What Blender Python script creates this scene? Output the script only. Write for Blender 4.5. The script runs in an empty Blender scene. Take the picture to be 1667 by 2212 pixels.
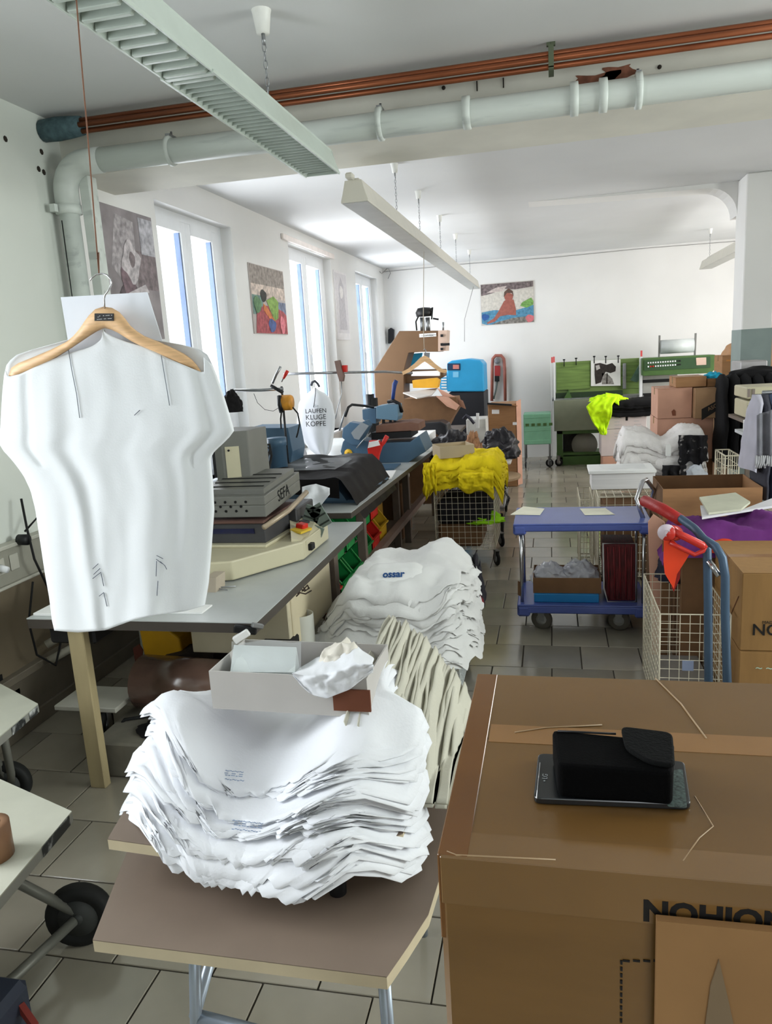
import bpy, bmesh, math, random
from mathutils import Vector, Matrix, noise
random.seed(7)
PI = math.pi
C = bpy.context.scene.collection
SC = bpy.context.scene
# ---------------------------------------------------------------- camera (whole photograph = 1667 x 2212)
CAMF, CAMH = 1629.73, 1.8
R_ = Vector((0.97610239, 0.20911426, -0.05912155)); U_ = Vector((0.0137646, 0.21201841, 0.97716873)); W_ = Vector((-0.21687477, 0.95463052, -0.2040733))
cd = bpy.data.cameras.new('camera'); cam = bpy.data.objects.new('camera', cd); C.objects.link(cam)
cd.sensor_fit = 'VERTICAL'; cd.sensor_height = 24.0; cd.lens = 24.0*CAMF/2212.0; cd.clip_start = .05; cd.clip_end = 200
m = Matrix.Identity(4)
for i in range(3):
    m[i][0] = R_[i]; m[i][1] = U_[i]; m[i][2] = -W_[i]
m.translation = (0, 0, CAMH); cam.matrix_world = m
SC.camera = cam
def ray(x, y): return W_+R_*((x-833.5)/CAMF)-U_*((y-1106.0)/CAMF)
def G(x, y, z=0.0):                       # point of the level plane z seen at a pixel
    d = ray(x, y); t = (z-CAMH)/d.z; return Vector((d.x*t, d.y*t, z))
def V(x, y, Y):                           # point of the upright plane Y
    d = ray(x, y); t = Y/d.y; return Vector((d.x*t, Y, CAMH+d.z*t))
def S(x, y, X):                           # point of the side plane X
    d = ray(x, y); t = X/d.x; return Vector((X, d.y*t, CAMH+d.z*t))
# ---------------------------------------------------------------- world, light, exposure
wd = bpy.data.worlds.new('sky'); SC.world = wd; wd.use_nodes = True
wd.node_tree.nodes['Background'].inputs[0].default_value = (.86, .92, 1.0, 1); wd.node_tree.nodes['Background'].inputs[1].default_value = 1.6
SC.view_settings.view_transform = 'Standard'; SC.view_settings.look = 'None'; SC.view_settings.gamma = 1; SC.view_settings.use_curve_mapping = False
SC.view_settings.exposure = 0.62
def area(name, loc, rot, sx, sy, power, col=(1, 1, 1)):
    l = bpy.data.lights.new(name, 'AREA'); l.shape = 'RECTANGLE'; l.size = sx; l.size_y = sy; l.energy = power; l.color = col
    o = bpy.data.objects.new(name, l); C.objects.link(o); o.location = loc; o.rotation_euler = rot; return o
XR0 = 4.3; XW = -2.68                                  # face of the window wall
WINS = [(5.12, 6.44, .9, 2.95), (7.93, 9.52, .9, 3.01), (10.75, 12.12, .9, 2.98)]   # y0,y1,z0,z1
for i, (y0, y1, z0, z1) in enumerate(WINS):   # daylight through each window
    area('daylight_or_fill', (XW-.5, (y0+y1)/2, (z0+z1)/2), (0, -PI/2, 0), z1-z0, y1-y0, [70, 108, 104][i], (.93, .96, 1.0))
area('daylight_or_fill', (XW-.5, .95, 1.95), (0, -PI/2, 0), 1.9, 1.5, 95, (.93, .97, 1.0))
area('daylight_or_fill', (1.2, -2.6, 1.9), (PI/2, 0, 0), 2.0, 1.6, 8, (.95, 1.0, .97))  # added fill lamp at an unseen opening behind the camera
area('daylight_or_fill', (XR0+.4, 2.6, 2.1), (0, PI/2, 0), 1.6, 2.4, 110, (.93, 1.0, .95))  # added lamp at an unseen right opening, brightens the left wall and ceiling
area('daylight_or_fill', (4.4, 9.6, 1.9), (0, PI/2, 0), 1.8, 2.6, 90, (1, .97, .93))
# ---------------------------------------------------------------- materials
MATS = {}
def mat(name, col, rough=.6, metal=0.0, var=.06, scale=8.0, bump=0.0, bscale=60.0, spec=.4, alpha=1.0, trans=0.0, wave=None, stretch=None, sheen=0.0):
    if name in MATS: return MATS[name]
    M = bpy.data.materials.new(name); M.use_nodes = True; n = M.node_tree.nodes; L = M.node_tree.links; b = n['Principled BSDF']
    c = tuple(((v/255.0)**2.2 if max(col) > 1.001 else v) for v in col)
    b.inputs['Roughness'].default_value = rough; b.inputs['Metallic'].default_value = metal; b.inputs['Specular IOR Level'].default_value = spec
    if trans: b.inputs['Transmission Weight'].default_value = trans
    if sheen: b.inputs['Sheen Weight'].default_value = sheen
    b.inputs['Alpha'].default_value = alpha
    tc = n.new('ShaderNodeTexCoord'); src = tc.outputs['Object']
    if stretch:
        mp = n.new('ShaderNodeMapping'); mp.inputs['Scale'].default_value = stretch; L.new(src, mp.inputs[0]); src = mp.outputs[0]
    nz = n.new('ShaderNodeTexNoise'); nz.inputs['Scale'].default_value = scale; nz.inputs['Detail'].default_value = 4; L.new(src, nz.inputs['Vector'])
    cr = n.new('ShaderNodeMapRange'); cr.inputs[1].default_value = .3; cr.inputs[2].default_value = .7; cr.inputs[3].default_value = 1-var*1.5; cr.inputs[4].default_value = 1+var
    L.new(nz.outputs[0], cr.inputs[0])
    mx = n.new('ShaderNodeMix'); mx.data_type = 'RGBA'; mx.blend_type = 'MULTIPLY'; mx.inputs[0].default_value = 1
    mx.inputs[6].default_value = (*c, 1); L.new(cr.outputs[0], mx.inputs[7]); L.new(mx.outputs[2], b.inputs['Base Color'])
    if wave is not None:      # second colour in streaks or flecks: (colour, scale, threshold)
        wc, ws, th = wave; w2 = n.new('ShaderNodeTexNoise'); w2.inputs['Scale'].default_value = ws; w2.inputs['Detail'].default_value = 6; L.new(src, w2.inputs['Vector'])
        rr = n.new('ShaderNodeMapRange'); rr.inputs[1].default_value = th; rr.inputs[2].default_value = th+.08; L.new(w2.outputs[0], rr.inputs[0])
        m2 = n.new('ShaderNodeMix'); m2.data_type = 'RGBA'; L.new(rr.outputs[0], m2.inputs[0]); L.new(mx.outputs[2], m2.inputs[6])
        m2.inputs[7].default_value = (*[(v/255.0)**2.2 for v in wc], 1); L.new(m2.outputs[2], b.inputs['Base Color'])
    if bump:
        nb = n.new('ShaderNodeTexNoise'); nb.inputs['Scale'].default_value = bscale; nb.inputs['Detail'].default_value = 3; L.new(src, nb.inputs['Vector'])
        bp = n.new('ShaderNodeBump'); bp.inputs['Strength'].default_value = bump; bp.inputs['Distance'].default_value = .01; L.new(nb.outputs[0], bp.inputs['Height']); L.new(bp.outputs[0], b.inputs['Normal'])
    MATS[name] = M; return M
def sheer(name, col, a, rough=.3):        # thin see-through film / glass: part transparent, part gloss
    if name in MATS: return MATS[name]
    M = mat(name, col, rough, spec=.6, alpha=a, var=.03); return M
# ---------------------------------------------------------------- objects
def off(p):
    v = Vector((0, 0, 0))
    while p is not None: v += p.location; p = p.parent
    return v
class B:
    def __init__(s): s.v = []; s.f = []; s.sm = []
    def add(s, vs, fs, smooth=False):
        k = len(s.v); s.v += [Vector(v) for v in vs]; s.f += [tuple(i+k for i in f) for f in fs]; s.sm += [smooth]*len(fs); return s
    def box(s, x0, y0, z0, x1, y1, z1, c=0.0):
        if x0 > x1: x0, x1 = x1, x0
        if y0 > y1: y0, y1 = y1, y0
        if z0 > z1: z0, z1 = z1, z0
        c = min(c, (x1-x0)*.45, (y1-y0)*.45, (z1-z0)*.45)
        if c <= 0:
            vs = [(x, y, z) for z in (z0, z1) for y in (y0, y1) for x in (x0, x1)]
            return s.add(vs, [(0, 2, 3, 1), (4, 5, 7, 6), (0, 1, 5, 4), (2, 6, 7, 3), (0, 4, 6, 2), (1, 3, 7, 5)])
        # chamfered box
        vs = []; idx = {}
        for ix, x in enumerate((x0, x1)):
            for iy, y in enumerate((y0, y1)):
                for iz, z in enumerate((z0, z1)):
                    sx, sy, sz = (1, -1)[ix], (1, -1)[iy], (1, -1)[iz]
                    idx[ix, iy, iz, 'x'] = len(vs); vs.append((x, y+sy*c, z+sz*c))
                    idx[ix, iy, iz, 'y'] = len(vs); vs.append((x+sx*c, y, z+sz*c))
                    idx[ix, iy, iz, 'z'] = len(vs); vs.append((x+sx*c, y+sy*c, z))
        I = idx; fs = []
        for a in (0, 1):
            q = [I[a, 0, 0, 'x'], I[a, 1, 0, 'x'], I[a, 1, 1, 'x'], I[a, 0, 1, 'x']]; fs.append(q if a else q[::-1])
            q = [I[0, a, 0, 'y'], I[1, a, 0, 'y'], I[1, a, 1, 'y'], I[0, a, 1, 'y']]; fs.append(q[::-1] if a else q)
            q = [I[0, 0, a, 'z'], I[1, 0, a, 'z'], I[1, 1, a, 'z'], I[0, 1, a, 'z']]; fs.append(q if a else q[::-1])
        for a in (0, 1):
            for b in (0, 1):
                fs.append([I[a, b, 0, 'x'], I[a, b, 1, 'x'], I[a, b, 1, 'y'], I[a, b, 0, 'y']])
                fs.append([I[a, 0, b, 'x'], I[a, 1, b, 'x'], I[a, 1, b, 'z'], I[a, 0, b, 'z']])
                fs.append([I[0, a, b, 'y'], I[1, a, b, 'y'], I[1, a, b, 'z'], I[0, a, b, 'z']])
                for d in (0, 1): fs.append([I[a, b, d, 'x'], I[a, b, d, 'y'], I[a, b, d, 'z']])
        return s.add(vs, fs)
    def ob(s, c, dx, dy, dz, rz=0.0, rx=0.0, ry=0.0, ch=0.0):   # box about a centre, turned
        t = B(); t.box(-dx/2, -dy/2, -dz/2, dx/2, dy/2, dz/2, ch)
        M = Matrix.Translation(c) @ Matrix.Rotation(rz, 4, 'Z') @ Matrix.Rotation(ry, 4, 'Y') @ Matrix.Rotation(rx, 4, 'X')
        return s.add([M @ v for v in t.v], t.f)
    def tube(s, pts, r, n=10, cap=True, closed=False):
        pts = [Vector(p) for p in pts]; N = len(pts); rs = r if isinstance(r, (list, tuple)) else [r]*N
        vs = []; up = None
        for i, p in enumerate(pts):
            if closed: t = pts[(i+1) % N]-pts[i-1]
            else: t = pts[min(i+1, N-1)]-pts[max(i-1, 0)]
            if t.length < 1e-9: t = Vector((0, 0, 1))
            t.normalize()
            if up is None:
                up = Vector((0, 0, 1)) if abs(t.z) < .9 else Vector((1, 0, 0))
            a = up.cross(t)
            if a.length < 1e-6: a = Vector((1, 0, 0)).cross(t)
            a.normalize(); b = t.cross(a); up = b
            vs += [p+(a*math.cos(2*PI*k/n)+b*math.sin(2*PI*k/n))*rs[i] for k in range(n)]
        fs = [(i*n+k, i*n+(k+1) % n, (i+1)*n+(k+1) % n, (i+1)*n+k) for i in range(N-1) for k in range(n)]
        if closed: fs += [((N-1)*n+k, (N-1)*n+(k+1) % n, (k+1) % n, k) for k in range(n)]
        elif cap: fs += [tuple(range(n-1, -1, -1)), tuple((N-1)*n+k for k in range(n))]
        return s.add(vs, fs, True)
    def cyl(s, p0, p1, r0, r1=None, n=16): return s.tube([p0, p1], [r0, r1 if r1 is not None else r0], n)
    def prism(s, poly, p0, p1):      # poly of 3-D points, swept from +p0 to +p1
        n = len(poly); a = [Vector(p)+Vector(p0) for p in poly]; b = [Vector(p)+Vector(p1) for p in poly]
        return s.add(a+b, [tuple(range(n))[::-1], tuple(range(n, 2*n))]+[(i, (i+1) % n, n+(i+1) % n, n+i) for i in range(n)])
    def grid(s, f, nu, nv, smooth=True):
        vs = [f(i/nu, j/nv) for j in range(nv+1) for i in range(nu+1)]
        return s.add(vs, [(j*(nu+1)+i, j*(nu+1)+i+1, (j+1)*(nu+1)+i+1, (j+1)*(nu+1)+i) for j in range(nv) for i in range(nu)], smooth)
    def lathe(s, c, prof, axis='z', n=24):   # prof: (radius, height)
        vs = []; M = {'z': Matrix.Identity(3), 'x': Matrix.Rotation(PI/2, 3, 'Y'), 'y': Matrix.Rotation(-PI/2, 3, 'X')}[axis]; c = Vector(c)
        for r, h in prof: vs += [c+M @ Vector((r*math.cos(2*PI*k/n), r*math.sin(2*PI*k/n), h)) for k in range(n)]
        fs = [(i*n+k, i*n+(k+1) % n, (i+1)*n+(k+1) % n, (i+1)*n+k) for i in range(len(prof)-1) for k in range(n)]
        return s.add(vs, fs, True)
    def xf(s, M): s.v = [M @ v for v in s.v]; return s
    def out(s, name, m, parent=None, bevel=0.0, auto=False):
        me = bpy.data.meshes.new(name)
        if parent is None:
            lo = [min(v[i] for v in s.v) for i in range(3)]; hi = [max(v[i] for v in s.v) for i in range(3)]
            o0 = Vector(((lo[0]+hi[0])/2, (lo[1]+hi[1])/2, lo[2]))
        else: o0 = off(parent)
        me.from_pydata([v-o0 for v in s.v], [], s.f); me.polygons.foreach_set('use_smooth', s.sm)
        bm = bmesh.new(); bm.from_mesh(me); bmesh.ops.recalc_face_normals(bm, faces=bm.faces); bm.to_mesh(me); bm.free()
        me.update(); me.materials.append(m)
        o = bpy.data.objects.new(name, me); C.objects.link(o)
        if parent is None: o.location = o0
        else: o.parent = parent
        if bevel:
            md = o.modifiers.new('bevel', 'BEVEL'); md.width = bevel; md.segments = 2; md.limit_method = 'ANGLE'; md.angle_limit = .7
        return o
def tag(o, label, cat, group=None):
    o['label'] = label; o['category'] = cat
    if group: o['group'] = group
    return o
def thing(name, label, cat, loc=(0, 0, 0), group=None):
    o = bpy.data.objects.new(name, None); C.objects.link(o); o.location = loc; o.empty_display_size = .05; return tag(o, label, cat, group)
def struct(o): o['kind'] = 'structure'; return o
def stuff(o): o['kind'] = 'stuff'; return o
def copytree(o, loc, rz=None, label=None, parent=None, sc=None):
    c = o.copy(); C.objects.link(c); c.parent = parent
    if loc is not None: c.location = loc
    if rz is not None: c.rotation_euler = (0, 0, rz)
    if sc is not None: c.scale = sc
    if label: c['label'] = label
    for ch in list(o.children): copytree(ch, None, parent=c)
    return c
def text(body, name, m, parent, M, size, ext=.0006, bold=0.0, align='CENTER'):   # lettering: M places text's x right, y up
    cu = bpy.data.curves.new(name, 'FONT'); cu.body = body; cu.size = size; cu.extrude = ext; cu.align_x = align; cu.align_y = 'CENTER'; cu.offset = bold; cu.resolution_u = 3
    t = bpy.data.objects.new(name, cu); C.objects.link(t); dg = bpy.context.evaluated_depsgraph_get(); dg.update()
    me = bpy.data.meshes.new_from_object(t.evaluated_get(dg)); bpy.data.objects.remove(t); bpy.data.curves.remove(cu)
    me.transform(Matrix.Translation(-off(parent)) @ M); me.materials.clear(); me.materials.append(m)
    o = bpy.data.objects.new(name, me); C.objects.link(o); o.parent = parent; return o
def frame(o, x, y):        # matrix with origin o, x axis, y axis
    x = Vector(x).normalized(); y = Vector(y); z = x.cross(y).normalized(); y = z.cross(x)
    M = Matrix.Identity(4)
    for i in range(3): M[i][0] = x[i]; M[i][1] = y[i]; M[i][2] = z[i]
    M.translation = o; return M
def nz(x, y, z=0.0, s=1.0): return noise.noise(Vector((x*s, y*s, z)))
def smooth(a, b, x): x = min(1, max(0, (x-a)/(b-a))); return x*x*(3-2*x)
def lerp(a, b, t): return a+(b-a)*t
def interp(tb, x):
    if x <= tb[0][0]: return tb[0][1]
    for (a, b), (c, d) in zip(tb, tb[1:]):
        if x <= c: return b+(d-b)*(x-a)/(c-a)
    return tb[-1][1]
# common materials
paint = mat('white_wall_paint', (226, 225, 222), .8, var=.03, scale=1.3, bump=.05, bscale=25)
nearpaint = mat('near_wall_paint', (214, 218, 210), .8, var=.05, scale=1.0, bump=.06, bscale=20)
ceilm = mat('ceiling_paint', (218, 219, 219), .75, var=.04, scale=.8, bump=.05, bscale=6)
pvc = mat('window_plastic', (232, 234, 236), .35, var=.02)
steel = mat('galvanised_steel', (150, 152, 154), .35, .8, var=.1, scale=30)
chrome = mat('chromed_tube', (190, 190, 192), .2, .9, var=.05)
darkmetal = mat('dark_metal', (45, 46, 48), .5, .5)
blackp = mat('black_plastic', (22, 22, 24), .5)
rubber = mat('black_rubber', (30, 30, 30), .8)
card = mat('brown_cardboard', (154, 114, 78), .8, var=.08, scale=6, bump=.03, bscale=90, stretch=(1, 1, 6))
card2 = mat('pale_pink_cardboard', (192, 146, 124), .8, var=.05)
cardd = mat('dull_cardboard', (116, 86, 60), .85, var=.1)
ink = mat('black_ink', (24, 20, 18), .7)
bluei = mat('blue_ink', (30, 74, 130), .7)
whitewire = mat('cream_coated_wire', (214, 206, 184), .4, .1)
paper = mat('white_paper', (238, 238, 236), .7, var=.02)
whitecl = mat('white_cotton', (236, 238, 243), .9, var=.02, scale=5, bump=.08, bscale=150, sheen=.2)
# ================================================================ the room
CZ = 3.17; YB = 12.6; XR = 4.3; YR = -2.0
# --- floor: a mortar bed with single tiles
bed = struct(B().box(XW-.4, YR, -.06, XR, YB+.3, -.006).out('floor', mat('dark_grout', (62, 58, 52), .9)))
tilem = [mat('grey_floor_tile_%d' % i, c, .16, var=.12, scale=2.5, bump=.02, spec=1.0, wave=((118, 110, 96), 3.0, .68)) for i, c in enumerate(((152, 146, 131), (143, 138, 125), (160, 153, 138)))]
def inview(p):
    d = Vector(p)-Vector((0, 0, CAMH)); w = d.dot(W_)
    if w < .1: return False
    x = 833.5+CAMF*d.dot(R_)/w; y = 1106-CAMF*d.dot(U_)/w
    return -60 < x < 1720 and -60 < y < 2270
T = .335; protos = []
for i in range(3):
    o = B().box(-T/2+.003, -T/2+.003, -.012, T/2-.003, T/2-.003, 0, .002); protos.append((o, tilem[i]))
tl = []
for j in range(46):
    yc = 1.5985+(j-10)*T
    for i in range(26):
        xc = -.19+T/2+(i-9-.5*(j % 2))*T
        if xc-T/2 < XW-.3 or xc+T/2 > XR or yc > YB+.1 or yc < YR+.2: continue
        tl.append((xc, yc))
vis = [(p[1], p) for p in tl if inview((p[0], p[1], 0)) and not (p[0] > -.2 and p[1] < 3.3)]
vis.sort(); near = set(p for _, p in vis[:296]); meshes = []
for i, (bb, mm) in enumerate(protos):
    o = bb.out('tile', mm, bed); meshes.append(o.data); bpy.data.objects.remove(o)
rest = B(); random.seed(3)
for p in tl:
    if p in near:
        o = bpy.data.objects.new('tile', meshes[random.choice((0, 0, 1, 2))]); C.objects.link(o); o.parent = bed
        o.location = (p[0], p[1], random.uniform(-.0006, .0006))
    else: rest.box(p[0]-T/2+.003, p[1]-T/2+.003, -.012, p[0]+T/2-.003, p[1]+T/2-.003, 0)
# tile meshes were built about the bed's own origin
for me in meshes: me.transform(Matrix.Translation(off(bed)))
for o in bed.children: o.location -= off(bed)
stuff(rest.out('tile', tilem[0], bed))
struct(B().box(XW-.4, YR, CZ, XR, YB+.1, CZ+.1).out('ceiling', ceilm))
# --- left wall: pieces round the windows
lw = B(); WT = .38
def wallpieces(bb, y0, y1, wins):
    y = y0
    for (a, b, z0, z1) in wins:
        bb.box(XW-WT, y, 0, XW, a, CZ); bb.box(XW-WT, a, 0, XW, b, z0); bb.box(XW-WT, a, z1, XW, b, CZ); y = b
    bb.box(XW-WT, y, 0, XW, y1, CZ)
wallpieces(lw, 4.10, YB, WINS)
struct(lw.out('wall_left', paint))
lw = B(); wallpieces(lw, YR, 4.10, [(.2, 1.7, 1.0, 2.9)])
struct(B().box(XW, YR, .34, XW+.006, 4.09, .80).out('trim_6', mat('brown_grey_lower_wall', (124, 112, 92), .7, var=.1, scale=2)))  # brown-grey panel over the lower left wall, darker than the wall above
nw = struct(lw.out('wall_left_front', nearpaint)); nw.name = 'wall_left.001'
struct(B().box(XW-WT, YB, 0, XR, YB+.15, CZ).out('wall_back', paint))
rw = B(); rw.box(XR, YR, 0, XR+.15, 1.4, CZ).box(XR, 1.4, 0, XR+.15, 3.8, 1.2).box(XR, 1.4, 3.0, XR+.15, 3.8, CZ).box(XR, 3.8, 0, XR+.15, 8.3, CZ).box(XR, 10.9, 0, XR+.15, YB, CZ).box(XR, 8.3, 0, XR+.15, 10.9, 1.0).box(XR, 8.3, 2.8, XR+.15, 10.9, CZ)
struct(rw.out('wall_right', paint))
rw = B(); rw.box(XW-WT, YR-.15, 0, .4, YR, CZ).box(2.0, YR-.15, 0, XR, YR, CZ).box(.4, YR-.15, 0, 2.0, YR, .9).box(.4, YR-.15, 2.9, 2.0, YR, CZ)
struct(rw.out('wall_front', nearpaint))
# --- beams
beamm = mat('beam_paint', (222, 220, 208), .75, var=.06, scale=2.5, wave=((168, 150, 128), 5.0, .72))
struct(B().box(XW, 4.10, 2.885, XR, 4.62, CZ).out('trim_1', beamm))
b2 = B()      # shallow far beam ending in a rounded haunch at the column
haunch = [(-.2, 7.95, CZ), (.3, 7.95, 3.155), (1.44, 7.95, 3.13)]+[(1.44+.26*math.sin(a), 7.95, 2.87+.26*math.cos(a)) for a in [PI/2*k/8 for k in range(1, 9)]]+[(1.75, 7.95, 2.87), (1.75, 7.95, CZ)]
b2.prism(haunch, (0, 0, 0), (0, .30, 0)); b2.box(1.9, 7.951, 2.6, XR, 8.25, CZ)
struct(b2.out('trim_2', paint))
struct(B().box(1.70, 7.62, 0, 1.955, 8.0, CZ-.001, .008).out('wall_column', paint))
# thin crack line and cable along the far ceiling edge
struct(B().tube([(XW+.01, YB-.012, 3.12), (-1.3, YB-.01, 3.135), (0, YB-.01, 3.12), (1.4, YB-.01, 3.14), (2.7, YB-.01, 3.13)], .004, 6).out('trim_3', mat('grey_cable', (150, 148, 146))))
# --- windows
glass = sheer('window_glass', (225, 235, 240), .12, .05)
gask = mat('blue_grey_gasket', (88, 104, 132), .5)
for i, (y0, y1, z0, z1) in enumerate(WINS+[(.2, 1.7, 1.0, 2.9)]):
    xf_ = XW-.10
    w = struct(B().box(xf_-.07, y0, z0+.07, xf_, y0+.06, z1-.07).box(xf_-.07, y1-.06-.1*(i<3), z0+.07, xf_, y1, z1-.07).box(xf_-.07, y0, z1-.07, xf_, y1, z1).box(xf_-.07, y0, z0, xf_, y1, z0+.07).out('window_%d' % (i+1), pvc))
    ym = (y0+y1-.1*(i < 3))/2
    for a, b in ((y0+.05, ym), (ym, y1-.05-.1*(i<3))):
        s = B(); x1 = xf_+.02; x0 = xf_-.04; fw = .085; za, zb = z0+.05, z1-.06
        s.box(x0, a, za, x1, a+fw, zb, .006).box(x0, b-fw, za, x1, b, zb, .006).box(x0, a+fw, zb-fw, x1, b-fw, zb).box(x0, a+fw, za, x1, b-fw, za+fw)
        sash = s.out('sash', pvc, w)
        B().box(x0-.002, a+fw, za+fw, x0+.006, b-fw, zb-fw).out('pane', glass, sash)
        g = B(); g.box(x0+.005, a+fw, za+fw, x1-.012, a+fw+.012, zb-fw).box(x0+.005, b-fw-.014, za+fw, x1-.012, b-fw, zb-fw).out('gasket', gask, sash)
    B().box(xf_+.02, ym-.012, 1.75, xf_+.035, ym+.012, 1.85).box(xf_+.035, ym-.01, 1.72, xf_+.06, ym+.01, 1.84, .004).out('handle', pvc, w)
    B().box(XW-.10, y0, z0-.03, XW+.04, y1, z0, .005).out('sill', pvc, w)
# roller-blind rail over the second window
tag(B().box(XW+.001, 7.72, 3.015, XW+.03, 9.62, 3.07, .004).out('blind_rail', mat('cream_rail', (238, 228, 222), .5)), 'cream horizontal rail fixed above the middle window', 'rail')
# baseboard and cable duct on the near left wall
struct(B().box(XW, YR, 0, XW+.025, 4.3, .09, .004).box(XW, 2.3, .30, XW+.05, 4.3, .34, .004).box(XW, YR, .09, XW+.012, 4.3, .30).out('baseboard_left', mat('grey_baseboard', (120, 112, 98), .6)))
# facade across the yard, seen grey through the glass
# ================================================================ pipes under the ceiling
cop = mat('copper_pipe', (146, 86, 58), .3, .6, var=.2, scale=3, stretch=(.6, 8, 8), wave=((104, 54, 36), 2.0, .62))
t = thing('copper_pipe_bundle', 'bundle of four copper pipes running along the ceiling beam', 'pipes', (0, 3.98, 3.03), None)
for i, (y, z) in enumerate(((3.95, 3.118), (3.93, 3.092), (3.955, 3.066), (4.0, 3.135))):
    B().tube([(XW+.12, y, z), (-.6, y, z-.003), (XR-.05, y, z+.002)], .0135, 10).out('pipe', cop, t)
bb = B().tube([(XW+.004, 3.96, 3.095), (XW+.09, 3.96, 3.095), (XW+.16, 3.96, 3.095), (XW+.24, 3.96, 3.095)], [.056, .06, .056, .048], 14)
bb.out('insulation_sleeve', mat('teal_insulation', (74, 96, 102), .8, var=.3, scale=25, bump=.3, bscale=40), t)['label'] = 'teal foam sleeve at the wall end'
x = .017
B().tube([(x, 3.96, CZ), (x, 3.96, 3.13)], .006, 8).box(x-.012, 3.90, 3.045, x+.012, 3.915, 3.14).box(x-.012, 3.90, 3.04, x+.012, 4.02, 3.05).box(x-.02, 3.955, 3.155, x+.02, 3.975, CZ).out('clamp', mat('green_corroded_metal', (96, 104, 84), .6, .4), t)
pw = mat('painted_drain_pipe', (206, 212, 206), .45, var=.08, scale=3, stretch=(.4, 3, 3), bump=.03, wave=((180, 186, 182), 4, .58))
t = thing('drain_pipe', 'white painted drain pipe with elbow running below the copper pipes', 'pipe', (-2.5, 3.98, 2.0))
PR = .062; PY = 3.98; PZ = 2.92
el = [(-2.60+.14-.14*math.cos(a), PY, PZ-.14+.14*math.sin(a)) for a in [PI/2*k/8 for k in range(9)]]
B().tube([(-2.60, PY, .3), (-2.60, PY, PZ-.14)], PR-.008, 20).out('vertical_pipe', pw, t)
B().tube([(-2.60, PY, PZ-.22)]+el+[(-2.36, PY, PZ)], PR+.004, 20).out('elbow', pw, t)
B().tube([(-2.38, PY, PZ), (-1.2, PY, PZ-.006), (0, PY, PZ-.004), (1.2, PY, PZ+.002), (XR-.02, PY, PZ+.004)], PR, 20).out('horizontal_pipe', pw, t)
for px, w, r in ((360, .012, .012), (820, .014, .016), (1008, .02, .012), (1240, .02, .012), (1302, .02, .012), (1378, .016, .016)):
    xx = V(px, 250, PY).x
    B().lathe((xx-w, PY, PZ), [(PR-.004, 0), (PR+r, .002), (PR+r, 2*w-.002), (PR-.004, 2*w)], 'x', 20).out('collar', pw, t)
for px in (360, 820, 1378):
    xx = V(px, 250, PY).x; B().tube([(xx, PY+.03, PZ+PR), (xx, PY+.03, PZ+PR+.04)], .006, 8).box(xx-.012, PY-.02, PZ+PR+.008, xx+.012, PY+.06, PZ+PR+.02).out('bracket', steel, t)
B().tube([(-2.60, PY-.078, 2.62), (-2.602, PY-.078, 2.2), (-2.598, PY-.078, 1.6)], .003, 6).out('wire', darkmetal, t)
B().lathe((-2.60, PY, 2.66), [(PR-.01, 0), (PR+.008, .003), (PR+.008, .05), (PR-.01, .053)], 'z', 20).ob((-2.63, PY-.09, 2.685), .03, .03, .04).out('clamp', pw, t)
B().box(-2.53, 4.0, .0, -2.47, 4.085, 2.86, .004).out('box_duct', pw, None)
d = [o for o in C.objects if o.name == 'box_duct'][0]; tag(d, 'slim white upright duct beside the drain pipe in the left corner', 'duct')
# rust stain and screw holes on the beam face
st = B(); random.seed(5)
for cx, cz, r in ((V(1285, 150, 4.1).x, 3.0, .13), (V(1335, 130, 4.1).x, 3.04, .08)):
    pts = [(cx+r*(1+.3*math.sin(5*a+r*30))*math.cos(a), 4.0985, cz+.5*r*(1+.3*math.sin(3*a))*math.sin(a)) for a in [2*PI*k/24 for k in range(24)]]
    st.add(pts, [tuple(range(24))])
tag(st.out('stain', mat('rust_stain', (128, 84, 66), .9, var=.4, scale=18)), 'brown rust stain on the beam face above the drain pipe', 'stain')
h = B()
for px, py in ((273, 268), (958, 190), (1424, 145)): p = V(px, py, 4.0985); h.cyl(p, p-Vector((0, .004, 0)), .010, n=8)
for px, py in ((12, 300), (90, 328), (84, 365), (95, 372)): p = S(px, py, XW+.002); h.cyl(p, p+Vector((.004, 0, 0)), .016, .009, 7)
for px, py in ((1030, 185), (1087, 178)): p = V(px, py, 4.0985); h.box(p.x-.003, 4.094, p.z-.025, p.x+.003, 4.0985, p.z+.02)
tag(stuff(h.out('nail_hole', mat('dark_hole', (52, 46, 40), .9))), 'dark nail holes and chips in beam and left wall', 'holes')
# ================================================================ ceiling lights
def chain(bb, x, y, z0, z1, s=1.0):
    n = max(2, int((z1-z0)/(.022*s)))
    for k in range(n):
        z = lerp(z0, z1, (k+.5)/n); a = (k % 2)*PI/2; w = .006*s; hh = .014*s
        bb.tube([(x+w*math.cos(q)*math.cos(a), y+w*math.cos(q)*math.sin(a), z+hh*math.sin(q)) for q in [2*PI*i/8 for i in range(8)]], .0016*s, 5, closed=True)
lampw = mat('lamp_enamel', (184, 194, 185), .35, var=.03)
lampw2 = mat('lamp_enamel_warm', (204, 200, 188), .4, var=.03)
def rose(parent, x, y, z0, big=1.0):
    B().lathe((x, y, CZ-.085*big), [(0, 0), (.026*big, 0), (.036*big, .07*big), (.040*big, .085*big)], 'z', 18).out('ceiling_rose', mat('white_rose', (232, 232, 226), .4), parent)
    q = B(); q.tube([(x, y, CZ-.085*big), (x, y, CZ-.085*big-.04)], .008*big, 8); chain(q, x, y, z0, CZ-.12*big, 1.3 if big == 1 else 1.0)
    q.out('chain', steel, parent)
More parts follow.
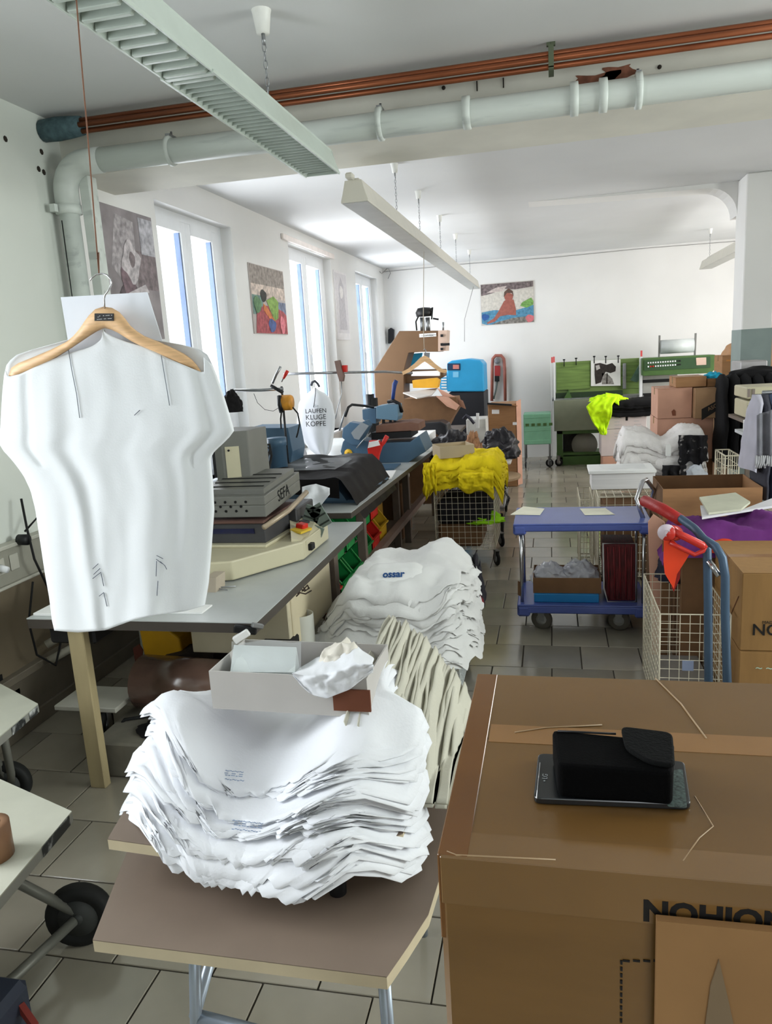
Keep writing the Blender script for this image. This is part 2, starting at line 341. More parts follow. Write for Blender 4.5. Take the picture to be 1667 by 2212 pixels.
def lampbody(t, x0, x1, y0, y1, zb, top, m, name='housing'):     # trapezoid trough, open below
    xm = (x0+x1)/2; hw = (x1-x0)/2; tw = hw*.62
    sec = [(x0, zb), (x0, zb+.012), (xm-tw, top-.01), (xm-tw, top), (xm+tw, top), (xm+tw, top-.01), (x1, zb+.012), (x1, zb), (x1-.006, zb), (xm+tw-.006, top-.014), (xm-tw+.006, top-.014), (x0+.006, zb)]
    B().prism([(x, y0, z) for x, z in sec], (0, 0, 0), (0, y1-y0, 0)).box(x0+.004, y0, zb, x1-.004, y0+.006, zb+.015).box(x0+.004, y1-.006, zb, x1-.004, y1, zb+.015).prism([(x0, 0, zb), (xm-tw, 0, top), (xm+tw, 0, top), (x1, 0, zb)], (0, y0-.004, 0), (0, y0, 0)).prism([(x0, 0, zb), (xm-tw, 0, top), (xm+tw, 0, top), (x1, 0, zb)], (0, y1, 0), (0, y1+.004, 0)).out(name, m, t)
# long louvred light, nearest
t = thing('louvre_light', 'long green-white fluorescent ceiling light with louvre slats, nearest the camera', 'ceiling light', (-1.11, 2.2, 2.70))
X0, X1 = -1.20, -1.025; zb = 2.70
lampbody(t, X0, X1, .3, 3.92, zb, 2.815, lampw)
B().cyl((-1.11, .35, 2.765), (-1.11, 3.85, 2.765), .014).out('tube', mat('unlit_tube', (205, 212, 208), .3), t)
ysep = G(445, 172, 2.7).y
y = .75
slat_m = mat('louvre_enamel', (172, 182, 173), .35)
while y < 3.88:
    thick = .020 if y < ysep else .0022; step = .062 if y < ysep else .043
    if y < ysep: B().prism([(X0+.012, 0, zb-.002), (X0+.012, 0, zb+.030), (X1-.028, 0, zb+.032), (X1-.014, 0, zb+.02), (X1-.012, 0, zb+.008), (X1-.022, 0, zb-.002)], (0, y, 0), (0, y+.018, 0)).out('louvre_slat', slat_m, t, bevel=.003)
    else: B().box(X0+.006, y, zb, X1-.006, y+.003, zb+.03).out('louvre_slat', slat_m, t)
    y += step
B().box(X0-.004, ysep-.06, zb-.004, X0+.004, 3.92, zb+.006).box(X1-.004, ysep-.06, zb-.004, X1+.004, 3.92, zb+.006).box(X0, ysep-.05, zb-.003, X1, ysep-.03, zb+.01).out('louvre_frame', lampw, t)
for yy in (): B().box(X1-.036, yy, zb+.045, X1-.004, yy+.002, zb+.112).out('seam', mat('seam_grey', (120, 128, 120), .5), t)
rose(t, -1.11, 3.19, 2.83, 1.0)
# second light row
t = thing('strip_light', 'long white closed ceiling strip light hanging in the middle of the room', 'ceiling light', (-1.10, 8.0, 2.68))
lampbody(t, -1.19, -1.03, 4.55, 11.8, 2.68, 2.80, lampw2)
B().box(-1.185, 4.56, 2.678, -1.035, 11.79, 2.684).out('diffuser', mat('grey_diffuser', (176, 176, 170), .4), t)
B().box(-1.145, 4.5, 2.80, -1.10, 4.56, 2.835, .008).box(-1.135, 4.56, 2.80, -1.08, 11.7, 2.812).out('end_cap', lampw2, t)
for yy in (5.86, 6.9, 8.2, 9.56, 11.17): rose(t, -1.11, yy, 2.81, .75)
# third light
t = thing('strip_light', 'short white ceiling strip light at the upper right beside the column', 'ceiling light', (2.06, 10, 2.68))
lampbody(t, 1.99, 2.15, 8.9, 11.45, 2.68, 2.79, lampw2); B().box(1.995, 8.92, 2.678, 2.145, 11.43, 2.684).out('diffuser', mat('grey_diffuser', (176, 176, 170), .4), t)
B().box(2.04, 8.9, 2.79, 2.10, 11.2, 2.81).out('end_cap', lampw2, t)
for yy in (9.3, 11.2): rose(t, 2.07, yy, 2.80, .75)
# ================================================================ posters (flat prints on board)
def poster(label, x, y0, y1, z0, z1, shapes, base, wall='left'):
    t = thing('poster', label, 'poster', (x, y0, z0) if wall == 'left' else (y0, x-.01, z0))
    if wall == 'left':
        P = lambda u, v, e: (x+.012+e, lerp(y0, y1, u), lerp(z0, z1, v)); b = B().box(x+.001, y0, z0, x+.012, y1, z1)
    else:
        P = lambda u, v, e: (lerp(y0, y1, u), x-.012-e, lerp(z0, z1, v)); b = B().box(y0, x-.012, z0, y1, x-.001, z1)
    b.out('board', base, t)
    for i, (m, pts) in enumerate(shapes):
        b = B()
        b.add([P(min(max(u, .01), .99), min(max(v, .01), .99), .0006*(i+1)) for u, v in pts], [tuple(range(len(pts)))]); b.out('print', m, t)
    return t
def blob(cx, cy, rx, ry, w=.12, k=3, n=22, ph=0.0): return [(cx+rx*math.cos(a)*(1+w*math.sin(k*a+ph)), cy+ry*math.sin(a)*(1+w*math.cos(k*a+ph))) for a in [2*PI*i/n for i in range(n)]]
def rect(a, b, c, d): return [(a, b), (c, b), (c, d), (a, d)]
pm = lambda n, c, v=.3: mat('print_'+n, c, .6, var=v, scale=26)
poster('sepia photo poster of a figure with wrapped head, left of the first window', XW, 4.36, 5.03, 2.0, 2.81, [
    (pm('sepia_light', (165, 158, 160)), [(.15, .55), (.3, .95), (.62, .92), (.6, .5), (.3, .45)]), (pm('sepia_mid', (128, 116, 118)), rect(.6, .4, .99, .7)),
    (pm('sepia_pale', (178, 176, 182)), rect(.72, .68, .99, .97)), (pm('sepia_dark', (96, 84, 88)), blob(.48, .2, .28, .24)), (pm('sepia_face', (122, 102, 108)), blob(.42, .46, .13, .14)),
    (pm('sepia_cloth', (190, 182, 184), .3), blob(.5, .6, .17, .15, .2, 4)), (pm('sepia_cloth', (190, 182, 184), .3), [(.18, .28), (.4, .36), (.72, .44), (.78, .38), (.55, .3), (.42, .2), (.36, .3), (.2, .22)]),
    (pm('sepia_brown', (116, 96, 98)), blob(.66, .08, .17, .1)), (pm('sepia_mid', (128, 116, 118)), blob(.52, .62, .05, .06))], mat('sepia_print', (140, 132, 134), .5, var=.2, scale=6))
poster('colourful photo poster of a child in red and green, between first and second window', XW, 6.74, 7.66, 2.06, 2.69, [
    (pm('stone', (150, 140, 132)), rect(0, .68, 1, 1)), (pm('sand', (205, 188, 176)), rect(.0, .54, 1, .72)), (pm('teal', (112, 138, 130)), rect(0, .28, .3, .56)),
    (pm('grey_blue', (120, 128, 150)), rect(.75, .2, 1, .5)), (pm('red', (168, 84, 88)), [(.05, 0), (.1, .3), (.3, .42), (.6, .42), (.9, .36), (1, .3), (1, 0)]),
    (pm('hair', (60, 60, 56)), blob(.33, .56, .09, .09)), (pm('lime', (132, 164, 84)), [(.4, .5), (.62, .58), (.76, .5), (.72, .25), (.6, .2), (.5, .34)]), (pm('orange', (206, 120, 70)), [(.3, .45), (.4, .4), (.62, .2), (.5, .2), (.3, .34)]),
    (pm('royal', (78, 96, 146)), blob(.52, .13, .11, .1)), (pm('green', (98, 134, 94)), blob(.14, .42, .1, .12)), (pm('pink', (226, 130, 140)), blob(.84, .14, .08, .14))], mat('poster_base', (180, 170, 165), .5))
poster('pale grey photo poster between second and third window', XW, 9.59, 10.2, 2.02, 2.885, [(pm('pale', (212, 208, 210), .06), rect(.04, .1, .96, .97)), (pm('pale2', (188, 184, 188), .1), [(.2, .15), (.3, .8), (.5, .92), (.7, .8), (.8, .15)]), (pm('pale3', (222, 218, 216), .1), blob(.5, .7, .14, .09))], mat('poster_pale', (226, 222, 222), .5))
pA = V(1037, 615, YB); pB = V(1154, 696, YB)
poster('photo poster of a child sitting on a blue towel, on the back wall', YB, pA.x, pB.x, pB.z, pA.z, [
    (pm('beach', (205, 200, 190), .12), rect(0, .35, 1, .8)), (pm('rocks', (120, 108, 108), .4), [(0, .72), (.2, .76), (.45, .86), (.65, .82), (1, .86), (1, 1), (0, 1)]), (pm('sand2', (196, 182, 176), .2), [(.1, .78), (.3, .9), (.5, .92), (.42, .8)]),
    (pm('towel', (84, 138, 168), .25), [(0, .05), (0, .32), (.25, .36), (.6, .3), (1, .42), (1, .16), (.6, 0), (.1, 0)]), (pm('rug', (130, 126, 120), .4), [(.2, 0), (1, 0), (1, .16), (.6, .14), (.3, .06)]),
    (pm('skin', (160, 96, 84), .12), [(.5, .6), (.62, .58), (.66, .35), (.66, .2), (.5, .22), (.36, .2), (.26, .08), (.12, .03), (.1, .06), (.24, .16), (.34, .34), (.44, .56)]), (pm('skin', (160, 96, 84), .12), blob(.53, .64, .08, .12)),
    (pm('brown_hair', (96, 74, 64), .15), [(.44, .66), (.45, .78), (.53, .86), (.61, .78), (.62, .66), (.59, .74), (.5, .75)]), (pm('toy_green', (120, 166, 90), .3), [(.74, .42), (.78, .5), (.95, .6), (1, .5), (.98, .42), (.86, .36)]),
    (pm('coral', (206, 114, 120), .1), blob(.92, .1, .08, .09)), (pm('deep_blue', (50, 90, 150), .2), blob(.08, .2, .07, .08))], mat('poster_beach', (196, 190, 182), .5), 'back')
# ================================================================ hanging t-shirt on a wooden hanger, nearest thing on the left
HY = 1.75
def hp(px, py, dy=0.0): return V(px, py, HY+dy)
woodm = mat('beech_wood', (222, 180, 134), .45, var=.12, scale=10, stretch=(1, 1, 14))
t = thing('clothes_hanger', 'large wooden clothes hanger on a cord carrying the white t-shirt', 'hanger', hp(225, 700))
up = [(18, 812), (22, 796), (40, 784), (70, 772), (110, 755), (150, 735), (172, 710), (188, 685), (205, 668), (228, 661), (252, 668), (268, 685), (285, 708), (310, 725), (350, 741), (395, 762), (420, 780), (436, 805)]
lo = [(19, 818), (42, 812), (70, 800), (110, 780), (150, 755), (180, 735), (205, 718), (228, 707), (250, 716), (285, 738), (330, 760), (370, 780), (405, 797), (434, 809)]
N = 28
def along(pl, s):
    L = [0]
    for a, b in zip(pl, pl[1:]): L.append(L[-1]+math.dist(a, b))
    q = s*L[-1]
    for i in range(len(pl)-1):
        if q <= L[i+1]+1e-9: f = (q-L[i])/(L[i+1]-L[i]); return (lerp(pl[i][0], pl[i+1][0], f), lerp(pl[i][1], pl[i+1][1], f))
    return pl[-1]
b = B(); rows = []
for i in range(N+1):
    a = along(up, i/N); c = along(lo, i/N); y = .03*(abs(i/N-.5)*2)**2
    rows.append([hp(*a, y+.004), hp((a[0]*.8+c[0]*.2), (a[1]*.8+c[1]*.2), y-.008), hp((a[0]*.2+c[0]*.8), (a[1]*.2+c[1]*.8), y-.008), hp(*c, y+.004), hp((a[0]*.3+c[0]*.7), (a[1]*.3+c[1]*.7), y+.014), hp((a[0]*.7+c[0]*.3), (a[1]*.7+c[1]*.3), y+.014)])
vs = [v for r in rows for v in r]; fs = [(i*6+k, i*6+(k+1) % 6, (i+1)*6+(k+1) % 6, (i+1)*6+k) for i in range(N) for k in range(6)]+[(0, 1, 2, 3, 4, 5), tuple(N*6+k for k in range(6))]
b.add(vs, fs, True); b.out('hanger_body', woodm, t)
B().tube([hp(226, 668), hp(225, 645), hp(227, 637), hp(234, 628), hp(240, 615), hp(239, 603), hp(231, 594), hp(220, 591), hp(208, 593), hp(199, 600), hp(194, 606)], .0022, 8).out('hook', chrome, t)
lab = B().prism([hp(204, 677, -.010), hp(245, 677, -.010), hp(245, 693, -.010), hp(204, 693, -.010)], (0, 0, 0), (0, .003, 0)).out('label_plate', blackp, t)
for s_, y_ in (('JAMES &', 682), ('NICHOLSON', 688)): pass
text('..-  - --- -', 'lettering', mat('white_ink', (225, 225, 225), .6), t, frame(hp(226, 681, -.0112), (1, 0, 0), (0, 0, 1)), .012, .0003)
text('---- -- ---', 'lettering', MATS['white_ink'], t, frame(hp(225, 688, -.0112), (1, 0, 0), (0, 0, 1)), .012, .0003)
# cord up to the light
top = Vector((-1.16, 1.97, 2.70))
B().tube([hp(214, 594), hp(206, 500), hp(190, 300), hp(172, 90), S(165, 0, hp(165, 0).x), (hp(165, 0).x-.005, HY+.01, 2.70)], .0017, 6).tube([hp(214, 594), hp(213, 545), hp(210, 560)], .0015, 5).out('cord', mat('brown_cord', (120, 84, 66), .8), t)
# paper sheet stuck inside the shirt, standing above the hanger
t2 = tag(B().prism([hp(131, 642, .035), hp(318, 631, .035), hp(350, 735, .035), hp(372, 885, .035), hp(178, 902, .035), hp(148, 745, .035)], (0, 0, 0), (0, .0015, 0)).out('cardboard_insert', mat('white_sheet', (222, 226, 234), .6, var=.02)), 'white paper sheet standing behind the wooden hanger, inside the shirt', 'paper')
# the shirt
LE = [(700, 222), (712, 200), (733, 150), (748, 95), (757, 62), (768, 32), (785, 15), (810, 9), (850, 5), (900, 2), (960, -1), (975, 8), (992, 24), (1015, 42), (1030, 52), (1060, 66), (1100, 76), (1180, 88), (1240, 97), (1290, 106), (1340, 112), (1366, 118)]
RE = [(700, 232), (716, 255), (733, 330), (742, 380), (750, 425), (765, 448), (790, 460), (815, 470), (850, 482), (885, 493), (930, 506), (945, 495), (960, 480), (975, 463), (990, 455), (1040, 460), (1100, 463), (1200, 456), (1260, 451), (1300, 444), (1320, 440), (1366, 436)]
def fold(u, v):      # relief of the cloth: u across 0..1, v down 0..1
    f = 0.0
    f += .010*math.sin(u*9+v*1.5+.8)*v*v+.006*math.sin(u*19+v*2)*v
    f += .009*math.exp(-((u-.18-.10*v)/.045)**2)*min(1, v*2)       # long fold on the left
    f -= .007*math.exp(-((u-.27-.06*v)/.05)**2)*min(1, v*2)
    f += .008*math.exp(-((u-.88+.05*v)/.04)**2)*max(0, 1-v)*v*4
    if v < .46: f -= (.007*math.exp(-((u-.915+.02*v)/.016)**2)+.008*math.exp(-((u-.105-.10*(v-.2))/.018)**2))*smooth(.06, .2, v)
    f += .004*nz(u*5, v*4, 3.1)+.0025*nz(u*14, v*6, 1.2)
    return f
teem = mat('white_tee_cloth', (222, 225, 227), .9, var=.015, scale=4, bump=.06, bscale=220, sheen=.2)
def pan(front, v0, v1, name, tt, m=teem, n=(56, 64)):
    def F(u, v):
        vv = lerp(v0, v1, v); py = lerp(700, 1366, vv)
        # hem rises to the right
        xl = interp(LE, py); xr = interp(RE, py); x = lerp(xl, xr, u)
        if vv > .88:
            hem = interp([(0, 1362), (.16, 1366), (.35, 1361), (.55, 1338), (.7, 1328), (.88, 1320), (1, 1308)], u); py = lerp(1286, hem, (vv-.88)/.12); x = lerp(interp(LE, py), interp(RE, py), u)
        e = math.sin(PI*min(max(u, 0), 1))**.55; th = (.012+.05*vv)*e
        if not front: return hp(x, py, .03+th*.8+fold(u, vv)*.5+(.0 if vv > .1 else 0))
        return hp(x, py, .022-th-fold(u, vv)*e)
    return F
t = thing('t_shirt', 'large plain white t-shirt hanging from the wooden hanger', 't-shirt', hp(230, 1360))
b = B(); b.grid(pan(False, .0, 1, '', t), 44, 60)
bk = b.out('back_panel', teem, t)
# front panel begins at the under edge of the hanger
def front(u, v):
    vlow = lambda px: 812-(105-abs(px-228)*.49) if abs(px-228) < 212 else 815
    def edge(uu): px = lerp(12, 460, uu); return interp([(12, 800), (20, 814), (45, 808), (150, 752), (228, 704), (285, 735), (434, 806), (448, 770), (460, 790)], px)
    F = pan(True, 0, 1, '', t); py0 = edge(u); v0 = max(0, (py0-700)/666); return F(u, lerp(v0, 1, v))
b = B(); b.grid(front, 72, 90); fr = b.out('front_panel', teem, t)
for q in (fr, bk):
    md = q.modifiers.new('thick', 'SOLIDIFY'); md.thickness = .0012
pen = mat('grey_pencil', (120, 126, 134), .8)
def surf(px, py):      # pen marks and tape lines sit on the front cloth
    xl = interp(LE, py); xr = interp(RE, py); u = (px-xl)/(xr-xl); vv = (py-700)/666
    e = math.sin(PI*min(max(u, .001), .999))**.55; return hp(px, py, .022-(.012+.05*vv)*e-fold(u, vv)*e-.003)
for i, pl in enumerate([[(146, 745), (155, 800), (165, 850), (172, 903)], [(348, 768), (355, 810), (361, 845), (366, 876)]]):
    B().tube([surf(*p) for p in pl], .0010 if i < 2 else .0004, 5).out('seam_line', pen if i < 2 else mat('faint_grey', (190, 194, 200), .9), t)
marks = [[(290, 897), (302, 886)], [(212, 1218), (200, 1229)], [(216, 1228), (202, 1241)], [(218, 1236), (200, 1250)], [(218, 1238), (224, 1266)], [(224, 1280), (214, 1288)], [(224, 1280), (231, 1310)], [(338, 1200), (352, 1207)], [(337, 1208), (351, 1218)], [(338, 1212), (337, 1245)], [(346, 1213), (356, 1222)], [(341, 1255), (339, 1287)], [(356, 1222), (360, 1230)]]
for mk in marks: B().tube([surf(*mk[0]), surf((mk[0][0]+mk[1][0])/2, (mk[0][1]+mk[1][1])/2), surf(*mk[1])], .0009, 5).out('pen_mark', mat('dark_pen', (86, 92, 106), .8), t)
# ================================================================ cloth pile maker
def sheet(f, hw, nu, nv, xs=1.0):
    """one flat garment: hw(v) half width along its length; f(u(-1..1), v, hw) -> point"""
    b = B(); b.grid(lambda u, v: f(2*u-1, v, hw(v)), nu, nv); return b
TEE = [(0, .20), (.03, .27), (.09, .355), (.25, .378), (.275, .36), (.30, .285), (.37, .262), (1, .262)]
# ---------------- two-tier round table
bmel = mat('beige_board', (126, 111, 99), .5, var=.05, scale=6)
bedge = mat('pale_board_edge', (204, 190, 160), .55, var=.06, scale=8)
zl = .60
t = thing('round_table', 'beige two-tier table with rounded end and pale edges, front left', 'table', (-.66, 1.75, 0))
def slab(parent, pts, z0, z1, name, cap):
    B().prism([(x, y, 0) for x, y in pts], (0, 0, z1-.002), (0, 0, z1)).out(name, bmel, parent)
    B().prism([(x, y, 0) for x, y in pts], (0, 0, z0), (0, 0, z1-.002)).out(cap, bedge, parent)
g = [G(*p, zl) for p in ((200, 2030), (835, 2110), (880, 2045), (925, 1975), (948, 1900))]
low = [(g[0].x, g[0].y), (g[1].x, g[1].y), (g[2].x, g[2].y), (g[3].x, g[3].y), (g[4].x, g[4].y)]+[(-.27, 1.85), (-.33, 2.05), (-.5, 2.15), (-1.0, 2.15), (-1.09, 2.1), (-1.1, 1.6)]
slab(t, low, zl-.03, zl, 'lower_top', 'lower_edge')
zu = .72
ga = [G(*p, zu) for p in ((232, 1812), (400, 1838), (560, 1862))]
ups = [(ga[0].x, ga[0].y), (ga[2].x+.13, ga[2].y-.003)]+[(G(*p, zu).x, G(*p, zu).y) for p in ((870, 1800), (910, 1715), (932, 1640), (938, 1580))]+[(-.40, 2.15), (-.55, 2.28), (-.9, 2.28), (-1.08, 2.1), (-1.1, 1.7)]
slab(t, ups, zu-.028, zu, 'upper_top', 'upper_edge')
p = G(725, 1940, zl)
B().lathe((p.x, p.y+.02, zl), [(.02, 0), (.021, .04), (.016, .06), (.016, zu-.028-zl)], 'z', 16).out('black_post', blackp, t)
B().lathe((-.95, 1.95, zl), [(.02, 0), (.02, zu-.028-zl)], 'z', 12).out('black_post', blackp, t)
alu = mat('silver_leg', (160, 170, 182), .35, .5)
for (x, y) in ((-.80, 1.33), (-.355, 1.28), (-.95, 2.0), (-.42, 2.0)):
    B().tube([(x, y, zl-.03), (x-(.07 if x < -.5 else 0), y+.02, 0)], .014, 12).out('leg', alu, t)
B().tube([(-.838, 1.345, .31), (-.36, 1.292, .31)], .016, 12).out('cross_bar', alu, t)
B().tube([(-.838, 1.345, .31), (-.985, 2.01, .31)], .014, 12).out('cross_bar', alu, t)
B().box(-.60, 1.36, zl-.06, -.585, 1.42, zl-.03).box(-.36, 1.42, zl-.10, -.31, 1.5, zl-.03, .01).out('fitting', mat('clear_plastic_fitting', (196, 204, 210), .3), t)
# ---------------- big pile of white t-shirts, neck openings towards the camera
PX, PYc = -.69, 1.62
edgeY = ga[0].y
random.seed(11)
def base(x, y, k, N, rnd):
    # height of layer k above the board, resting on those below
    q = k/N; xr = x-PX; lf = 1-.5*smooth(1.6, 1.95, y)*smooth(.02, -.1, xr)
    tmid = .26*(.30+.70*smooth(.02, .24, abs(xr+.03)))*(.55+.45*smooth(1.45, 1.8, y))     # ridges left and right, valley between
    tmid *= 1-.35*smooth(1.85, 2.1, y)
    z = zu+.008+tmid*q*lf
    out = max(0, edgeY-.018-y)                     # hangs over the near edge
    z -= (.85*out+.8*out*out)*(1-.15*q)
    r = max(0, xr-.25); z -= r*.95*(1-.2*q)
    r = max(0, -xr-.33); z -= r*.6*(1-.2*q)
    return z
meshes = []
NL = 44
for k in range(NL):
    q = k/NL; ox = random.uniform(-.012, .012); oy = -.075+.038*int(q*5)+random.uniform(-.007, .007); rot = random.uniform(-.11, .09); ph = 7.3*int(q*5)+random.uniform(0, .25); top_ = k == NL-1
    L = .68; y0 = 1.415
    def f(u, v, w, k=k, ox=ox, oy=oy, rot=rot, ph=ph, q=q, top_=top_):
        x = u*w*(1.08 if u < 0 else 1); y = y0+L*v
        if v < .3 and abs(u*w) < .14: y += (.06 if q > .8 else .012)*(1-abs(u*w)/.14)**.7*(1-v/.3)
        y -= .02*math.exp(-((u*w-.05)/.16)**2)*(1-v)*(q < .8)
        y += (.10*smooth(.20, .38, abs(x))+.10*smooth(.06, .32, -x))*(1-v)*.7      # sleeves swept back
        # ruffles at the free edges
        ed = smooth(.22, .40, abs(x))+(1-smooth(0, .18, v))
        x += .010*nz(u*3, v*5, ph)*ed*1.5; y += .022*nz(u*6+9, v*3, ph)*ed+.008*nz(u*22, v*5, ph+4)*ed
        c, s = math.cos(rot), math.sin(rot); X = PX+ox+c*x-s*(y-1.6); Y = 1.6+oy+s*x+c*(y-1.6)
        z = base(X, Y, k, NL, None)+ed*(.006*nz(u*5, v*7, ph+7)+.003*nz(u*18, v*6, ph+2))
        amp = .0025+(.006 if top_ else 0)
        z += amp*nz(X*9, Y*9, ph)+amp*.8*abs(nz(X*20, Y*7, ph+3))
        z += .012*nz(X*6+Y*3, Y*6, 1.7+.6*int(q*5))*(1-smooth(1.75, 2.0, Y))+.007*abs(nz(X*16-Y*9, Y*8, 3.1+int(q*5)))
        if q > .9: z += .006*abs(nz(X*7+Y*5, Y*4-X*2, 5.5))+.004*math.sin(X*38+Y*20)*smooth(.0, .2, 1-v)
        return Vector((X, Y, z))
    b = sheet(f, lambda v: interp(TEE, v), 34, 30)
    o = b.out('t_shirt', whitecl)
    tag(o, 'white t-shirt lying in the large rumpled pile on the round table', 't-shirt', 'white t-shirts piled on the round table')
    md = o.modifiers.new('thick', 'SOLIDIFY'); md.thickness = .0018; last = o
last['label'] = 'white t-shirt on top of the large pile, neck print showing'; del last['group']
del f
def topz(x, y, obs=None):
    dg = bpy.context.evaluated_depsgraph_get(); r = SC.ray_cast(dg, Vector((x, y, 2.0)), Vector((0, 0, -1))); return r[1].z if r[0] else 0
dgp = bpy.context.evaluated_depsgraph_get(); dgp.update()
def ontop(px, py, zg):       # pixel -> point on the surfaces built so far
    d = ray(px, py).normalized(); r = SC.ray_cast(dgp, Vector((0, 0, CAMH))+d*.9, d)
    return (r[1], r[2]) if r[0] else (G(px, py, zg), Vector((0, 0, 1)))
faded = mat('faded_blue_print', (128, 144, 170), .8)
for px, py, ls in ((490, 1670, ['laufen', 'KLUGE', 'koepfe']), (538, 1782, ['laufen', 'HAMBURG', 'neck print', '    size'])):
    pass
for px, py in ((494, 1668), (536, 1780)):
    for i, s_ in enumerate(('~~~~~~', '=-=-=-=', '-~-~-~-~')):
        p, nn = ontop(px, py+i*9, .85); text(s_, 'neck_print', faded, last, frame(p+nn*.006, (1, -.05, 0), (0, .8, .6)), .022, .0004)
# ---------------- grey-white open box on the pile, with a packet and a crumpled shirt
bx0 = V(455, 1535, 1.80); bx1 = V(800, 1535, 1.80)
zb_ = max(.93, V(460, 1533, 1.86).z)
greybox = mat('grey_white_board', (186, 182, 178), .7, var=.03)
def openbox(name, label, cat, c, dx, dy, h, rz, m, mi=None, group=None, th=.004, flaps=0.0):
    t = thing(name, label, cat, c, group); mi = mi or m
    M = Matrix.Translation(c) @ Matrix.Rotation(rz, 4, 'Z')
    def w(x0, y0, z0, x1, y1, z1, nm, mm): b = B().box(x0, y0, z0, x1, y1, z1); b.xf(M); return b.out(nm, mm, t)
    w(-dx/2, -dy/2, 0, dx/2, dy/2, th, 'base', m)
    w(-dx/2, -dy/2, th, dx/2, -dy/2+th, h, 'side', m); w(-dx/2, dy/2-th, th, dx/2, dy/2, h, 'side', mi)
    w(-dx/2, -dy/2+th, th, -dx/2+th, dy/2-th, h, 'side', mi); w(dx/2-th, -dy/2+th, th, dx/2, dy/2-th, h, 'side', m)
    return t, M
YBX = 1.66
a = V(460, 1533, YBX); c_ = V(800, 1530, YBX); w_ = c_.x-a.x; bh = V(456, 1452, YBX).z-a.z
bt, MB = openbox('shoe_box', 'open grey-white cardboard box standing on the t-shirt pile', 'box', (a.x+w_/2, YBX+.11, a.z), w_, .22, bh, -.03, greybox)
pk = thing('film_packet', 'clear plastic packet of white papers standing in the grey-white box', 'packet', a+Vector((.07, .06, .01)))
B().prism([V(497, 1452, YBX+.05), V(637, 1452, YBX+.05), V(640, 1398, YBX+.12), V(505, 1393, YBX+.12)], (0, 0, 0), (0, .012, -.06)).out('papers', mat('packet_paper', (205, 212, 210), .5, var=.03), pk)
B().grid(lambda u, v: V(lerp(500, 650, u), lerp(1385, 1452, v)+3*math.sin(u*9), YBX+.118-.068*v+.003*math.sin(u*14)), 14, 8).out('film', sheer('clear_film', (226, 230, 232), .25, .15), pk)
def blobcloth(name, label, cat, m, c, rx, ry, rz_, seed=0, amp=.25, fr=3.0, n=(40, 24), parent=None, flat=.5, group=None, off_=(0, 0), rot=0.0, drop=None):
    """crumpled heap of cloth: a closed lumpy dome"""
    def F(u, v):
        a = 2*PI*u; h = v
        r = math.cos(h*PI/2)**flat if h < 1 else 0
        x = math.cos(a)*r; y = math.sin(a)*r; z = h
        n1 = noise.noise(Vector((x*fr+seed, y*fr, z*fr)))+.5*abs(noise.noise(Vector((x*fr*2.3, y*fr*2.3+seed, z*3))))
        k = 1+amp*n1; X = x*rx*k; Y = y*ry*k; Z = z*rz_*(1+amp*noise.noise(Vector((x*fr*1.3, y*fr*1.3, seed))))
        if v < .04: Z = 0
        c1, s1 = math.cos(rot), math.sin(rot); return Vector((c[0]+X*c1-Y*s1, c[1]+X*s1+Y*c1, c[2]+Z))
    b = B(); b.grid(F, n[0], n[1]); o = b.out(name, m, parent)
    if parent is None: tag(o, label, cat, group)
    return o
# crumpled shirt hanging over the box's right front
sc = B(); zt = a.z+bh
def F(u, v):
    px = lerp(632, 806, u)+6*nz(u*4, v*4, 2)
    topy = interp([(0, 1452), (.3, 1420), (.6, 1405), (.78, 1392), (.85, 1405), (1, 1420)], u); boty = interp([(0, 1458), (.08, 1475), (.25, 1502), (.42, 1509), (.7, 1490), (1, 1452)], u)
    py = lerp(topy, boty, v); y = YBX-.008+(.14*(1-v/.45) if v < .45 else 0)-.012*math.sin(PI*v)+.012*nz(u*7, v*5, 9)+.006*nz(u*17, v*9, 3)
    return V(px, py, min(y, YBX+.17)) if v < .45 else V(px, py, y-.012)
sc.grid(F, 34, 26); o = sc.out('t_shirt', whitecl); tag(o, 'crumpled white t-shirt hanging over the rim of the grey-white box', 't-shirt')
md = o.modifiers.new('thick', 'SOLIDIFY'); md.thickness = .002
tag(B().box(V(722, 1530, YBX-.006).x, YBX-.012, V(722, 1530, YBX).z, V(800, 1530, YBX).x+.004, YBX-.006, V(722, 1485, YBX).z).out('brown_card', mat('red_brown_card', (112, 66, 46), .8)), 'red-brown card standing against the right front of the grey-white box', 'cardboard')
B_ = blobcloth('t_shirt', 'cream crumpled t-shirt inside the right end of the grey-white box', 't-shirt', mat('cream_cotton', (222, 216, 204), .9, bump=.1, bscale=60), (V(742, 1440, YBX+.12).x, YBX+.115, a.z+.006), .085, .075, bh+.035, 4.2, .22, 3)
